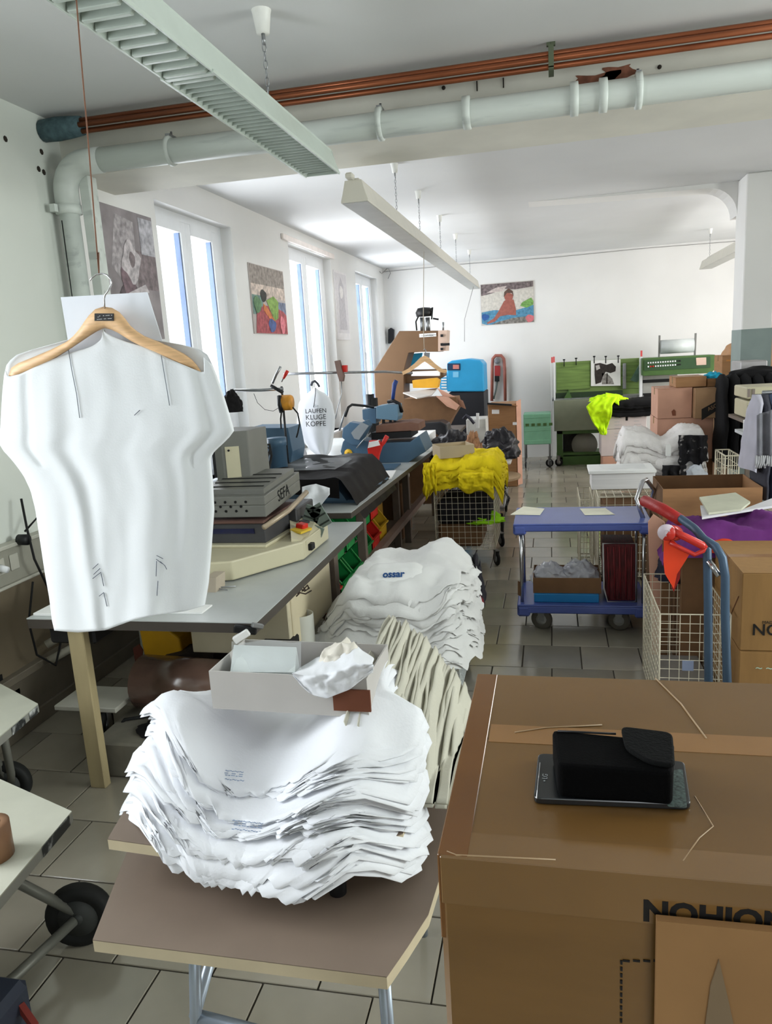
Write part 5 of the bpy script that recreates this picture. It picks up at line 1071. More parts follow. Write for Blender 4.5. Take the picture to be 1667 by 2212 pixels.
for k in range(5): B().tube([V(1312+k*13, 1182, 4.725), V(1316+k*12, 1294, 4.725)], .004, 6).out('rib', mat('wine_rib', (116, 36, 40), .5), t)
B().tube([V(1302, 1174, 4.71), V(1304, 1270, 4.71), V(1312, 1300, 4.71), V(1374, 1300, 4.71), V(1374, 1174, 4.71)], .006, 6, closed=True).out('white_frame', mat('dull_white_frame', (170, 168, 166), .4), t)
# ---------------------------------------------------------------- wire cage with carton, white boxes on top
t = basket('wire_cage', 'closed cream wire cage with a carton inside, behind the blue trolley', .325, 5.7, .86, 6.3, .06, .67, .06, lid=True, r=.0030)
for x, y in ((.35, 5.74), (.83, 5.74), (.35, 6.26), (.83, 6.26)): B().cyl((x, y, 0), (x, y, .06), .02).out('foot', rubber, t)
tag(B().box(.37, 5.80, .07, .82, 6.22, .60, .004).out('carton', cardd), 'brown carton inside the closed wire cage behind the trolley', 'box')
t = basket('wire_cage', 'cream wire cage standing left of the closed one, folded open side', .20, 5.95, .30, 6.5, .02, .60, .05, r=.0022)
t = thing('white_box_stack', 'stack of white papers and lid on the closed wire cage', 'box', (.5, 6.15, .675))
B().box(.29, 5.98, .675, .76, 6.28, .80, .003).out('paper_ream', mat('white_paper_stack', (226, 224, 224), .7, var=.06, scale=3, stretch=(1, 1, 60)), t)
B().box(.27, 5.96, .80, .765, 6.30, .825, .003).out('lid', paper, t)
b = B(); b.grid(lambda u, v: Vector((lerp(.36, .70, u), lerp(6.0, 6.27, v), .832+.008*nz(u*5, v*4))), 14, 10); b.out('film', sheer('clear_film', (226, 230, 232), .25, .15), t)
# ---------------------------------------------------------------- folded white towels on boxes, black patterned clothes hanging
tag(B().box(.60, 6.62, 0, 1.12, 7.0, .60, .01).out('carton', card2), 'pinkish carton under the white folded towels', 'box')
tag(B().box(.59, 6.62, .602, 1.15, 6.98, .745, .004).out('paper_stack', mat('grey_paper_stack', (206, 202, 200), .7, var=.12, scale=3, stretch=(1, 1, 80))), 'thick stack of grey-white sheets under the folded towels', 'paper')
tow = mat('white_towel', (232, 228, 226), .95, var=.04, scale=20, bump=.3, bscale=80)
heap('folded white towel in the stack behind the blue trolley', .60, 1.20, 6.62, 7.0, .745, 13, .32, tow, 'folded white towels stacked on the paper', .3, 31, .035, .018, .032, 'towel', 'towel', .30, 'folded white towel on top of the stack behind the trolley', nu=46, nv=22)
pat = mat('black_white_pattern', (30, 28, 32), .85, var=.2, wave=((196, 192, 190), 16, .60))
for i, (pts, y) in enumerate((([(1465, 940), (1515, 948), (1528, 985), (1520, 1000), (1490, 1002), (1475, 985)], 6.54), ([(1440, 1010), (1478, 1005), (1482, 1045), (1465, 1052), (1430, 1050)], 6.42))):
    x0_, x1_ = min(p[0] for p in pts), max(p[0] for p in pts); ya, yb = min(p[1] for p in pts), max(p[1] for p in pts)
    def F(u, v, x0_=x0_, x1_=x1_, ya=ya, yb=yb, y=y): return V(lerp(x0_, x1_, u)+4*nz(v*6, 3+u), lerp(ya, yb+6*math.sin(u*12), v), y-.02*math.sin(u*17)+.02*nz(u*5, v*5))
    b = B(); b.grid(F, 20, 16); o = b.out('garment', pat); o.modifiers.new('thick', 'SOLIDIFY').thickness = .005
    tag(o, ['black patterned garment with tags hanging in front of the towels', 'black patterned garment hanging lower left of the white bag'][i], 'clothes')
blobcloth('plastic_bag', 'white plastic bag below the patterned garments', 'bag', mat('white_polythene', (216, 222, 232), .35, bump=.4, bscale=12), (1.14, 6.5, .60), .10, .08, .17, 9.1, .2, 3)
tag(B().box(.98, 6.40, 0, 1.26, 6.6, .60, .01).out('carton', cardd), 'dull carton under the white plastic bag', 'box')
tag(PV(R4(1437, 960, 1449, 985), 6.56, .004, 'swing_tag', paper, None), 'white swing tag hanging on the towel stack front', 'tag')
# ---------------------------------------------------------------- white cartons with hi-vis clothes
wc = mat('white_carton', (206, 194, 192), .7, var=.03)
YW2 = 11.05
a, b_ = V(1298, 900, YW2), V(1392, 985, YW2)
tag(B().box(a.x+.02, YW2, 0, b_.x, YW2+.5, .20, .01).out('carton', card2), 'pinkish brown carton at the bottom under the two white cartons', 'box')
for i, (z0_, z1_, lb_) in enumerate(((.202, .58, 'lower white carton with printed lines by the green machine'), (.582, a.z+.02, 'upper white carton with printed lines under the hi-vis jackets'))):
    t = thing('carton', lb_, 'box', (a.x+.3, YW2+.25, z0_)); B().box(a.x, YW2, z0_, b_.x+.02, YW2+.5, z1_, .006).out('body', wc, t)
    for c_ in range(2):
        for k in range(4): B().box(a.x+.18+c_*.26, YW2-.002, z1_-.06-k*.045, a.x+.28+c_*.26-(k % 2)*.03, YW2, z1_-.054-k*.045).out('printed_line', mat('grey_print', (150, 140, 146), .8), t)
    if i: B().box(a.x+.33, YW2-.003, z1_-.09, a.x+.36, YW2, z1_).out('hand_hole', hm, t)
zt = a.z+.02
heap('black garment in the pile on the white cartons', a.x+.02, b_.x+.14, YW2, YW2+.45, zt, 6, .20, mat('black_cotton', (16, 15, 18), .95), 'black clothes on the white cartons', .4, 41, .025, .02, .02, 'clothes', 'clothes')
hv = mat('neon_yellow_cloth', (206, 255, 10), .8, var=.12, scale=14, bump=.3, bscale=30, wave=((20, 22, 16), 6, .68)); hvp = hv
def F(u, v):
    px = lerp(interp([(0, 1290), (.3, 1268), (.6, 1274), (1, 1298)], v), interp([(0, 1335), (.3, 1322), (.6, 1318), (.8, 1312), (1, 1306)], v), u)+3*nz(v*6, u*4); py = lerp(853, 936+4*math.sin(u*9), v)
    return V(px, py, YW2-.08-.10*math.sin(PI*min(v*1.4, 1))-.04*nz(u*5, v*6, 4)+(.35 if v < .05 else 0))
b = B(); b.grid(F, 22, 34); o = b.out('hi_vis_jacket', hv); o.modifiers.new('thick', 'SOLIDIFY').thickness = .02; tag(o, 'neon yellow hi-vis jacket hanging down from the pile on white cartons', 'jacket')
def F(u, v):
    px = lerp(1308, 1337, u); py = lerp(interp([(0, 848), (1, 852)], u), interp([(0, 858), (1, 876)], u), v); return V(px, py, YW2-.05-.03*math.sin(PI*v)+.1*(1-v))
b = B(); b.grid(F, 12, 10); o = b.out('hi_vis_sleeve', hv); o.modifiers.new('thick', 'SOLIDIFY').thickness = .02; tag(o, 'neon yellow sleeve lying across the black clothes pile', 'jacket')
blobcloth('hi_vis_jacket', 'neon yellow hi-vis jacket lying on top left of the black clothes', 'jacket', hvp, (a.x+.10, YW2+.14, zt+.19), .24, .16, .09, 7.7, .3, 4)
# ---------------------------------------------------------------- green printing machine
grn = mat('machine_green', (72, 102, 54), .45, var=.08); grn2 = mat('machine_grey_green', (128, 132, 114), .5, var=.05); grn3 = mat('mint_green', (124, 180, 148), .45)
YM = 11.9; t = thing('printing_machine', 'green printing machine on casters along the back wall with clipped sheets', 'machine', (.7, 12.1, 0))
def MB(px0, py0, px1, py1, y, d, nm, m_, par=None): p, q = V(px0, py0, y), V(px1, py1, y); return B().box(p.x, y, p.z, q.x, y+d, q.z, .005).out(nm, m_, par or t)
MB(1196, 866, 1300, 928, YM-.3, .5, 'grey_panel', grn2); MB(1202, 928, 1216, 1003, YM-.25, .5, 'leg_left', grn); MB(1202, 987, 1330, 1003, YM-.25, .5, 'bottom_beam', grn); MB(1202, 926, 1330, 934, YM-.25, .5, 'middle_beam', grn)
MB(1216, 934, 1262, 987, YM-.05, .3, 'dark_bay', mat('dark_bay', (52, 50, 46), .7, var=.4, scale=10))
c = V(1262, 960, YM-.1); B().lathe(c, [(0, -.06), (.19, -.06), (.19, .06), (0, .06)], 'y', 28).out('drum', mat('grey_drum', (138, 136, 126), .5), t)
for px, yy in ((1207, 11.55), (1187, 11.5), (1300, 11.8)): q = V(px, 1008, yy); caster(q.x, yy, .06, t, .03, top=.16, rz=1.3)
B().box(V(1204, 1000, YM).x, YM-.2, .14, V(1330, 1000, YM).x, YM+.2, .18).out('chassis', grn, t)
MB(1200, 850, 1345, 864, YM-.05, .3, 'table_edge', mat('dark_green', (44, 62, 40), .5)); PV([(1215, 865), (1228, 842), (1237, 865)], YM-.1, .2, 'bracket', grn, t)
MB(1192, 862, 1390, 858, YM-.12, .35, 'grey_ledge', steel)
MB(1200, 783, 1383, 850, YM+.05, .02, 'glass_back', mat('green_glass', (120, 144, 84), .25, var=.1, scale=3))
MB(1201, 783, 1275, 840, YM+.02, .01, 'green_sheet', mat('green_sheet', (112, 138, 74), .6, var=.25, scale=5, stretch=(.4, 1, 6)))
MB(1339, 782, 1381, 838, YM+.02, .01, 'green_sheet', MATS['green_sheet']); MB(1345, 785, 1352, 840, YM-.02, .02, 'inner_post', steel)
PV([(1276, 779), (1340, 776), (1340, 833), (1276, 834)], YM+.0, .01, 'white_sheet', paper, t)
st = B(); 
def pb(pts, dz=0.0, nm='tree_print', m_=None): B().prism([V(x, y, YM-.004-dz) for x, y in pts], (0, 0, 0), (0, .003, 0)).out(nm, m_ or mat('dark_print', (58, 52, 50), .8, var=.3, scale=30), t)
pb([(1284, 786), (1296, 784), (1310, 788), (1322, 784), (1330, 792), (1329, 802), (1318, 806), (1308, 803), (1302, 812), (1298, 826), (1286, 830), (1284, 810)]); pb([(1300, 806), (1312, 808), (1322, 818), (1326, 830), (1300, 830)], 0, 'tree_print', mat('mid_print', (150, 146, 142), .8, var=.3, scale=30)); pb([(1286, 790), (1294, 788), (1296, 796), (1288, 800)], .004, 'tree_print', mat('pale_print', (196, 192, 190), .8))
pb([(1310, 806), (1312, 806), (1312, 829), (1309, 829)], .005)
MB(1189, 782, 1193, 1005, YM-.2, .03, 'white_post', pvc); MB(1195, 783, 1199, 866, YM-.15, .03, 'white_post', pvc); MB(1381, 772, 1387, 862, YM-.15, .04, 'white_post', pvc)
redt = mat('red_tip', (214, 80, 80), .5)
for px, py in ((1196, 777), (1192, 778), (1385, 764)): q = V(px, py, YM-.13); B().box(q.x-.012, YM-.14, q.z-.04, q.x+.012, YM-.12, q.z+.045).out('red_tip', redt, t)
for px, py in ((1218, 777), (1244, 774), (1283, 770), (1308, 770), (1335, 769)): q = V(px, py+6, YM); B().cyl(q-Vector((0, 0, .06)), q+Vector((0, 0, .04)), .008, n=6).lathe(q+Vector((0, 0, .03)), [(0, 0), (.018, .0), (.018, .02), (0, .02)], 'z', 8).out('clip', darkmetal, t)
PV([(1388, 774), (1544, 766), (1546, 795), (1536, 806), (1388, 812)], YM-.35, .4, 'control_panel', grn, t, .006)
PV([(1391, 778), (1534, 770), (1534, 794), (1391, 801)], YM-.36, .01, 'panel_face', mat('panel_face_green', (52, 80, 50), .5), t)
for k in range(14):
    for r_ in range(2): q = V(1400+k*5.3, 784+r_*8-k*.35, YM-.37); B().box(q.x-.009, YM-.372, q.z-.010, q.x+.009, YM-.36, q.z+.010).out('button', (redp if r_ and k in (1, 2) else pvc if k < 12 else blackp), t)
PV([(1503, 773), (1525, 772), (1525, 788), (1504, 789)], YM-.365, .004, 'data_plate', mat('pinkish_plate', (206, 178, 160), .5), t)
PV([(1362, 822), (1388, 776), (1388, 812), (1375, 826)], YM-.1, .1, 'side_bracket', mat('teal_green', (72, 100, 84), .5), t)
MB(1388, 812, 1462, 858, YM+.0, .3, 'grey_cabinet', mat('pale_grey_cabinet', (176, 176, 170), .5)); MB(1388, 821, 1462, 824, YM-.02, .02, 'cabinet_gap', darkmetal); MB(1388, 850, 1420, 857, YM-.04, .03, 'dark_tools', blackp)
p, q = V(1426, 768, YM), V(1497, 768, YM); zr = V(1460, 748, YM).z
B().cyl((p.x, YM, zr), (q.x, YM, zr), .10, n=20).out('paper_roll', mat('grey_film_roll', (204, 210, 208), .35), t)
for x_ in (p.x-.02, q.x+.02): B().prism([(x_-.01, YM-.02, V(1460, 770, YM).z), (x_-.01, YM+.02, V(1460, 770, YM).z), (x_-.01, YM, zr+.17), (x_-.01, YM-.06, zr+.17)], (0, 0, 0), (.02, 0, 0)).out('roll_holder', mat('grey_holder', (120, 120, 116), .5), t)
# mint green trolley in front of the radiator
t = thing('parts_trolley', 'mint green tray trolley left of the green printing machine', 'trolley', (-.2, 11.4, 0))
YG = 11.4
p, q = V(1130, 898, YG), V(1190, 952, YG)
for k in range(3):
    z_ = lerp(q.z, p.z, k/2); B().box(p.x, YG, z_-.05, q.x, YG+.4, z_+.02, .01).out('tray', grn3, t)
for k in range(5): B().box(p.x+.03+k*.085, YG-.004, p.z-.16, p.x+.08+k*.085, YG, p.z-.12).out('slot', grn, t)
B().box(p.x, YG+.005, q.z, q.x, YG+.02, p.z).out('front_panel', grn3, t)
for x_ in (p.x+.02, q.x-.02):
    for y_ in (YG+.03, YG+.37): B().tube([(x_, y_, .1), (x_, y_, p.z)], .014, 8).out('leg', steel, t)
for x_ in (p.x+.02, q.x-.02): caster(x_, YG+.03, .05, t, .02, top=.11)
# ---------------------------------------------------------------- carton stack right of the aisle
pk = MATS['pale_pink_cardboard']
def carton(label, x0, y0, z0, x1, y1, z1, m_=card, tape=True, rz=0.0, name='carton'):
    t = thing(name, label, 'box', ((x0+x1)/2, (y0+y1)/2, z0)); M = Matrix.Translation(((x0+x1)/2, (y0+y1)/2, 0)) @ Matrix.Rotation(rz, 4, 'Z') @ Matrix.Translation((-(x0+x1)/2, -(y0+y1)/2, 0))
    B().box(x0, y0, z0, x1, y1, z1-.003, .004).xf(M).out('body', m_, t); ym_ = (y0+y1)/2
    B().box(x0+.001, y0+.001, z1-.003, x1-.001, ym_-.001, z1).xf(M).out('top_flap', m_, t); B().box(x0+.001, ym_+.001, z1-.003, x1-.001, y1-.001, z1).xf(M).out('top_flap', m_, t)
    if tape: B().box(x0-.0006, ym_-.025, z1-.06, x1+.0006, ym_+.025, z1+.0005).xf(M).out('tape_strip', mat('clear_brown_tape', (172, 128, 84), .25), t)
    return t
Yk = 7.0
carton('pinkish carton with arrow marks on the stack behind the towels', .90, Yk, 1.105, 1.185, Yk+.45, 1.365, pk)
tk = [o for o in C.objects if o.get('label', '').startswith('pinkish carton with arrow')][0]
B().prism([V(1452, 898, Yk-.003), V(1459, 898, Yk-.003), V(1459, 888, Yk-.003), V(1455, 884, Yk-.003), V(1450, 889, Yk-.003)], (0, 0, 0), (0, .002, 0)).out('arrow_mark', mat('brown_ink', (120, 70, 50), .8), tk)
carton('pinkish brown carton below the arrow-marked carton', .90, Yk+.0, .74, 1.36, Yk+.5, 1.103, pk)
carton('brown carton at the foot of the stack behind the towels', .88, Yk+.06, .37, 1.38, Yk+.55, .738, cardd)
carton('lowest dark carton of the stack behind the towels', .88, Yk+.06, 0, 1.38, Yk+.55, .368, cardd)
t = carton('carton with black printed band, right on the stack behind the towels', 1.19, Yk-.10, 1.105, 1.50, Yk+.4, 1.36, mat('darker_cardboard', (150, 118, 88), .8))
B().prism([V(1515, 884, Yk-.104), V(1562, 858, Yk-.104), V(1562, 878, Yk-.104), V(1515, 908, Yk-.104)], (0, 0, 0), (0, .002, 0)).out('black_band', ink, t)
text('ASCO', 'lettering', mat('band_print', (150, 118, 88), .8), t, frame(V(1543, 878, Yk-.106), (1, 0, .48), (-.3, 0, 1)), .045, .0003)
carton('small open carton lying on the stack, white front', 1.05, Yk+.02, 1.367, 1.30, Yk+.4, 1.455, card)
carton('small brown box with crossed tape beside the blue cloth', 1.31, Yk+.05, 1.362, 1.44, Yk+.3, 1.43, card)
blobcloth('cloth', 'bright turquoise cloth lying on the small brown box', 'cloth', mat('turquoise_cloth', (40, 170, 206), .8, var=.3, scale=20), (1.38, Yk+.15, 1.43), .08, .08, .05, 1.7, .4, 4)
t = carton('long brown carton with printed line under the wrapped parcel', 1.74, 8.6, 1.0, 2.3, 9.0, 1.58, card); B().box(1.78, 8.597, 1.52, 2.1, 8.60, 1.535).out('printed_line', mat('orange_print', (190, 130, 70), .7), t)
blobcloth('parcel', 'brown wrapped parcel on the long carton beside the column', 'parcel', mat('brown_wrap', (176, 134, 96), .6, bump=.4, bscale=14), (1.93, 8.8, 1.58), .15, .15, .13, 2.2, .15, 2)
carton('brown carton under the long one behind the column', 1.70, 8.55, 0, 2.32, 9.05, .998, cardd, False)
# column lower part, tray, black coats
struct(B().box(1.697, 7.617, 0, 1.958, 8.003, 1.83).out('trim_4', mat('grey_green_dado', (132, 146, 142), .5, var=.04)))
tag(B().box(V(1598, 800, 7.2).x, 7.2, V(1598, 806, 7.2).z, V(1657, 800, 7.2).x, 7.55, V(1598, 781, 7.2).z, .01).out('metal_tray', mat('pale_metal', (176, 172, 172), .4, .3)), 'pale metal tray box below the grey-green part of the column', 'box')
rk = thing('clothes_rack', 'dark clothes rack with black coats at the right edge', 'rack', (1.6, 7.2, 0))
B().box(1.38, 6.95, 1.40, 2.4, 7.5, 1.43).out('rack_shelf', darkmetal, rk)
for x, y in ((1.40, 6.97), (2.36, 6.97), (1.40, 7.46), (2.36, 7.46)): B().box(x, y, 0, x+.03, y+.03, 1.40).out('rack_post', darkmetal, rk)
bc = mat('black_coat', (18, 17, 20), .95, var=.3, bump=.1)
for i in range(5):
    x_ = 1.40+i*.09
    def F(u, v, x_=x_, i=i):
        a = 2*PI*u; w_ = interp([(0, .03), (.08, .16), (.3, .2), (1, .24)], v); return Vector((x_+.045*math.cos(a)*(1 if v > .05 else .4)+.01*nz(v*6, i), 6.90+w_*(math.sin(a)+.0)*.9+.02*math.sin(v*9+i), lerp(1.47, .72-.03*(i % 2), v)))
    b = B(); b.grid(F, 16, 18); o = b.out('coat', bc); tag(o, 'black coat hanging on the dark rack beside the carton stack', 'coat', 'black coats on the dark rack')
blobcloth('black_jacket', 'black jacket folded over the top of the dark clothes rack', 'coat', bc, (1.75, 7.0, 1.43), .32, .14, .09, 8.8, .2, 2)
# cream drawer machine and shelf at the right edge
t = thing('drawer_unit', 'cream small-parts cabinet at the right edge above the hanging scarf', 'cabinet', (1.5, 6.0, 1.1))
sf = thing('wall_shelf_unit', 'grey shelf frame at the right edge carrying the cream cabinet', 'shelf', (1.55, 6.1, 0))
p = V(1612, 905, 6.0); 
B().box(p.x-.02, 5.95, p.z-.03, p.x+.6, 6.5, p.z-.005).out('shelf_board', legg, sf)
for x, y in ((p.x+.1, 6.4), (p.x+.55, 6.0), (p.x+.55, 6.45)): B().box(x, y, 0, x+.03, y+.03, p.z-.03).out('shelf_post', legg, sf)
for i, (ya, yb) in enumerate(((836, 862), (866, 903))):
    a, b_ = V(1612, yb, 6.0), V(1640, ya, 6.0); B().box(a.x, 6.0, a.z-(.005 if i else 0), a.x+.55, 6.4, b_.z, .008).out('cabinet_box', creamm, t)
    for k in range(2): q = V(1617+k*10, (ya+yb)/2, 5.99); B().box(q.x-.008, 5.99, q.z-.03, q.x+.010, 5.999, q.z+.03).out('label_slot', mat('grey_brown_slot', (128, 116, 108), .6), t)
tag(B().lathe(V(1612, 931, 5.9), [(0, 0), (.025, 0), (.025, .08), (0, .08)], 'z', 14).out('cup', paper), 'white cup on the little shelf beside the black coats', 'cup')
tag(B().box(V(1597, 931, 5.9).x, 5.8, V(1597, 935, 5.9).z-.01, V(1622, 931, 5.9).x+.3, 6.05, V(1597, 931, 5.9).z-.001).out('small_shelf', mat('pale_shelf', (196, 198, 200), .5)), 'little pale shelf below the cream cabinet at the right edge', 'shelf')
# hanging clothes at the right edge
hr = thing('garment_rail', 'steel rail at the right edge carrying grey clothes and a fringed scarf', 'rail', (1.5, 5.0, 0))
B().tube([(1.24, 4.98, 1.44), (1.9, 5.05, 1.44)], .012, 8).tube([(1.9, 5.05, 1.44), (1.9, 5.05, 0)], .012, 8).out('rail_tube', steel, hr)
cl = [(1.215, mat('lilac_grey_shirt', (178, 176, 188), .9), .98, 'lilac-grey shirt sleeve hanging leftmost on the rail at the right edge'), (1.255, mat('charcoal_knit', (62, 62, 70), .95, bump=.3), .80, 'charcoal knit garment hanging behind the lilac-grey shirt'), (1.30, mat('slate_blue_cloth', (84, 94, 118), .9), .78, 'slate blue trousers hanging on the rail at the right edge'), (1.345, mat('deep_red_cloth', (128, 30, 26), .9), .84, 'deep red garment hanging rightmost on the rail')]
for i, (x_, m_, zb_, lb_) in enumerate(cl):
    def F(u, v, x_=x_, i=i, zb_=zb_):
        a = 2*PI*u; w_ = interp([(0, .02), (.1, .12), (.4, .19), (1, .20)], v); return Vector((x_-.04*v*(1 if i == 0 else .2)+.028*math.cos(a)+.008*nz(v*7, i*3), 5.0+w_*math.sin(a), lerp(1.43, zb_, v**.95)+.01*math.sin(u*12)*v))
    b = B(); b.grid(F, 18, 20); o = b.out('garment', m_); tag(o, lb_, 'clothes')
sc_ = thing('scarf', 'grey fringed scarf hanging over the clothes at the right edge', 'scarf', (1.28, 4.8, 1.0)); gm = mat('grey_scarf', (112, 112, 118), .95, bump=.3, var=.2)
b = B(); b.grid(lambda u, v: V(lerp(1634, 1668, u), lerp(885+12*(1-u), 985, v), 4.72-.02*math.sin(u*9)), 12, 14); b.out('cloth', gm, sc_)
for k in range(8): B().tube([V(1634+k*4.6, 984, 4.71), V(1633+k*4.6+random.uniform(-3, 1), 1000, 4.71), V(1632+k*4.6+random.uniform(-4, 2), 1008+random.uniform(-3, 6), 4.71)], .006, 5).out('fringe', mat('pale_fringe', (168, 168, 170), .95), sc_)
for o in sc_.children:
    if o.name.startswith('cloth'): o.modifiers.new('thick', 'SOLIDIFY').thickness = .01
basket('wire_stand', 'cream wire basket standing below the black coats at the right edge', V(1566, 990, 6.1).x, 6.1, V(1596, 990, 6.1).x, 6.45, .30, V(1566, 985, 6.1).z, .07, r=.003)
tag(B().box(V(1566, 990, 6.1).x-.02, 6.08, 0, V(1596, 990, 6.1).x+.02, 6.5, .298, .01).out('crate', cardd), 'dark crate under the cream wire basket at the right edge', 'crate')
tag(PV(R4(1655, 640, 1700, 900), 8.4, .04, 'wood_panel', mat('orange_wood_panel', (204, 158, 122), .6), None), 'orange-brown wooden panel edge right of the column', 'panel')
# ---------------------------------------------------------------- right foreground: cartons, purple cloth, hand truck, wire basket
newc = mat('tan_carton', (146, 110, 66), .75, var=.06, scale=5, bump=.02, stretch=(6, 6, 1)); 
t = carton('upper tan carton at the right edge behind the blue-grey hand truck', .81, 3.45, .40, 1.42, 4.02, .765, newc)
text('NO', 'lettering', ink, t, frame(V(1655, 1362, 3.448), (1, 0, 0), (0, 0, 1)), .075, .0004, .001)
text('MADE', 'lettering', ink, t, frame(V(1660, 1345, 3.448), (1, 0, 0), (0, 0, 1)), .02, .0004)
B().tube([(.809, 3.70, .42), (.809, 3.62, .52), (.809, 3.50, .64)], .003, 5).out('string', mat('brown_string', (110, 74, 50), .8), t)
t = carton('lower tan carton at the right edge behind the blue-grey hand truck', .81, 3.45, 0, 1.42, 4.02, .398, newc)
text('~ ~', 'lettering', mat('pale_mint_print', (186, 214, 196), .8), t, frame(V(1650, 1443, 3.448), (1, 0, 0), (0, 0, 1)), .05, .0004)
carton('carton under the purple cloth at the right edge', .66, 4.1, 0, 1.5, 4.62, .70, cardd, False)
pur = mat('purple_cloth', (98, 40, 108), .85, var=.1, bump=.1, bscale=30)
def F(u, v):
    x = lerp(.56, 1.5, u); y = lerp(4.0, 4.66, v); z = .70+.12*math.sin(PI*min(1, v*1.1+.1))**.7*(.55+.45*smooth(0, .3, u))+.05*nz(x*5, y*4, 2)+.045*abs(nz(x*9+y*7, y*5))+.02*abs(nz(x*20-y*12, y*12))
    if u < .12: z -= (.12-u)*1.2
    if v < .06: z = .68
    return Vector((x, y, max(z, .62)))
b = B(); b.grid(F, 50, 36); o = b.out('purple_cloth', pur); tag(o, 'purple cloth heap on the carton at the right edge', 'cloth')
blobcloth('orange_cloth', 'orange cloth patch peeping out under the purple cloth', 'cloth', mat('orange_red_cloth', (196, 62, 30), .85), (.87, 4.07, .70), .14, .06, .07, 5.5, .2, 3)
blobcloth('dark_cloth', 'dark blue and black clothes in the gap under the red tape dispenser', 'cloth', mat('navy_black_cloth', (28, 30, 46), .9), (.66, 4.25, .5), .10, .12, .18, 3.5, .3, 3)
t = thing('paper_pile', 'pale papers and envelopes lying on the purple cloth', 'paper', (.95, 4.2, .85))
zz = .875
B().prism([G(1510, 1078, zz), G(1588, 1068, zz), G(1620, 1088, zz), G(1600, 1104, zz), G(1530, 1112, zz)], (0, 0, 0), (0, 0, .012)).out('cream_sheets', mat('grey_cream_paper', (188, 188, 168), .7), t)
B().prism([G(1512, 1096, zz-.014), G(1600, 1106, zz-.014), G(1700, 1068, zz-.014), G(1700, 1092, zz-.014), G(1516, 1122, zz-.014)], (0, 0, 0), (0, 0, .012)).out('envelope', mat('white_grey_paper', (206, 204, 208), .6), t)
b_, _ = openbox('carton', 'open brown carton standing behind the purple cloth', 'box', Vector((.93, 5.0, .70)), .56, .48, .20, .0, card, cardd)
carton('carton carrying the open brown carton behind the purple cloth', .62, 4.72, 0, 1.24, 5.28, .698, cardd, False)
# upright cardboard sheets in the wire basket
for i, (pts, y, m_) in enumerate((([(1400, 1128), (1412, 1112), (1436, 1128), (1430, 1300), (1410, 1300)], 4.3, pk), ([(1432, 1130), (1446, 1150), (1450, 1300), (1428, 1300)], 4.22, cardd))):
    p = [V(x, yy, y) for x, yy in pts]
    for q in p[-2:]: q.z = .012
    o = B().prism(p, (0, 0, 0), (0, .02, 0)).out('cardboard_sheet', m_); tag(o, ['pinkish folded cardboard standing behind the front wire basket', 'dull folded cardboard right of the pinkish sheet behind the wire basket'][i], 'cardboard')
t = basket('wire_basket', 'cream wire basket on the floor between blue trolley and hand truck', .475, 3.5, .78, 4.14, .01, .55, .045, r=.0018)
B().box(.5, 3.55, .012, .75, 4.1, .10).out('grey_liner', mat('grey_liner', (130, 126, 120), .7), t)
B().ob((.60, 3.498, .30), .05, .003, .05).out('blue_tag', mat('pale_blue_tag', (130, 140, 165), .5), t)
# hand truck
slate = mat('slate_blue_tube', (70, 90, 112), .4, .2)
t = thing('hand_truck', 'blue-grey tubular hand truck with red grip in front of the tan cartons', 'hand truck', (.7, 3.3, 0))
B().tube([(.735, 3.25, .04)]+[V(1566, 1330, 3.25), V(1566, 1245, 3.25), V(1560, 1205, 3.26), V(1545, 1180, 3.28), V(1520, 1165, 3.32), V(1500, 1142, 3.4), V(1470, 1120, 3.5), V(1430, 1098, 3.62), V(1392, 1082, 3.75)], .018, 12).out('bent_tube', slate, t)
B().tube([(.665, 3.32, .04), V(1529, 1300, 3.32), V(1527, 1185, 3.33), V(1518, 1168, 3.34)], .018, 12).out('straight_tube', slate, t)
B().tube([V(1530, 1212, 3.31), V(1542, 1228, 3.29), V(1553, 1244, 3.27)], .013, 10).out('brace', chrome, t)
B().tube([V(1392, 1082, 3.75), V(1430, 1100, 3.62), V(1470, 1124, 3.5)], [.028, .028, .026], 14).out('red_grip', mat('dark_red_grip', (158, 34, 32), .45, bump=.2, bscale=100), t)
B().box(.60, 3.0, .0, .82, 3.24, .012).out('toe_plate', slate, t)
for x in (.60, .80): caster(x, 3.42, .11, t, .04, top=.22)
# packing tape gun on the handle
t = thing('tape_dispenser', 'red tape dispenser with bright orange tongue hanging on the hand truck handle', 'tape dispenser', V(1470, 1170, 3.3))
rg = mat('glossy_red', (196, 44, 34), .3, spec=.6); og = mat('bright_orange', (236, 70, 34), .6)
c = V(1444, 1150, 3.28); 
B().tube([c+Vector((-.012, -.02, .004)), V(1458, 1152, 3.40)], .034, 20).out('roll', rg, t)
B().lathe(c+Vector((-.012, -.022, .004)), [(0, 0), (.034, 0), (.036, .006), (.034, .010), (0, .010)], 'y', 20).lathe(c+Vector((-.012, -.024, .004)), [(.012, 0), (.016, 0), (.016, .004), (.012, .004)], 'y', 14).out('white_cap', mat('white_cap', (214, 200, 210), .4), t)
B().tube([V(1454, 1148, 3.27), V(1480, 1160, 3.27), V(1516, 1178, 3.27), V(1522, 1184, 3.27)], [.016, .016, .017, .014], 12).out('upper_arm', rg, t)
B().tube([V(1446, 1172, 3.265), V(1470, 1184, 3.265), V(1500, 1198, 3.265), V(1518, 1190, 3.265), V(1524, 1178, 3.27)], .010, 10).out('lower_arm', rg, t)
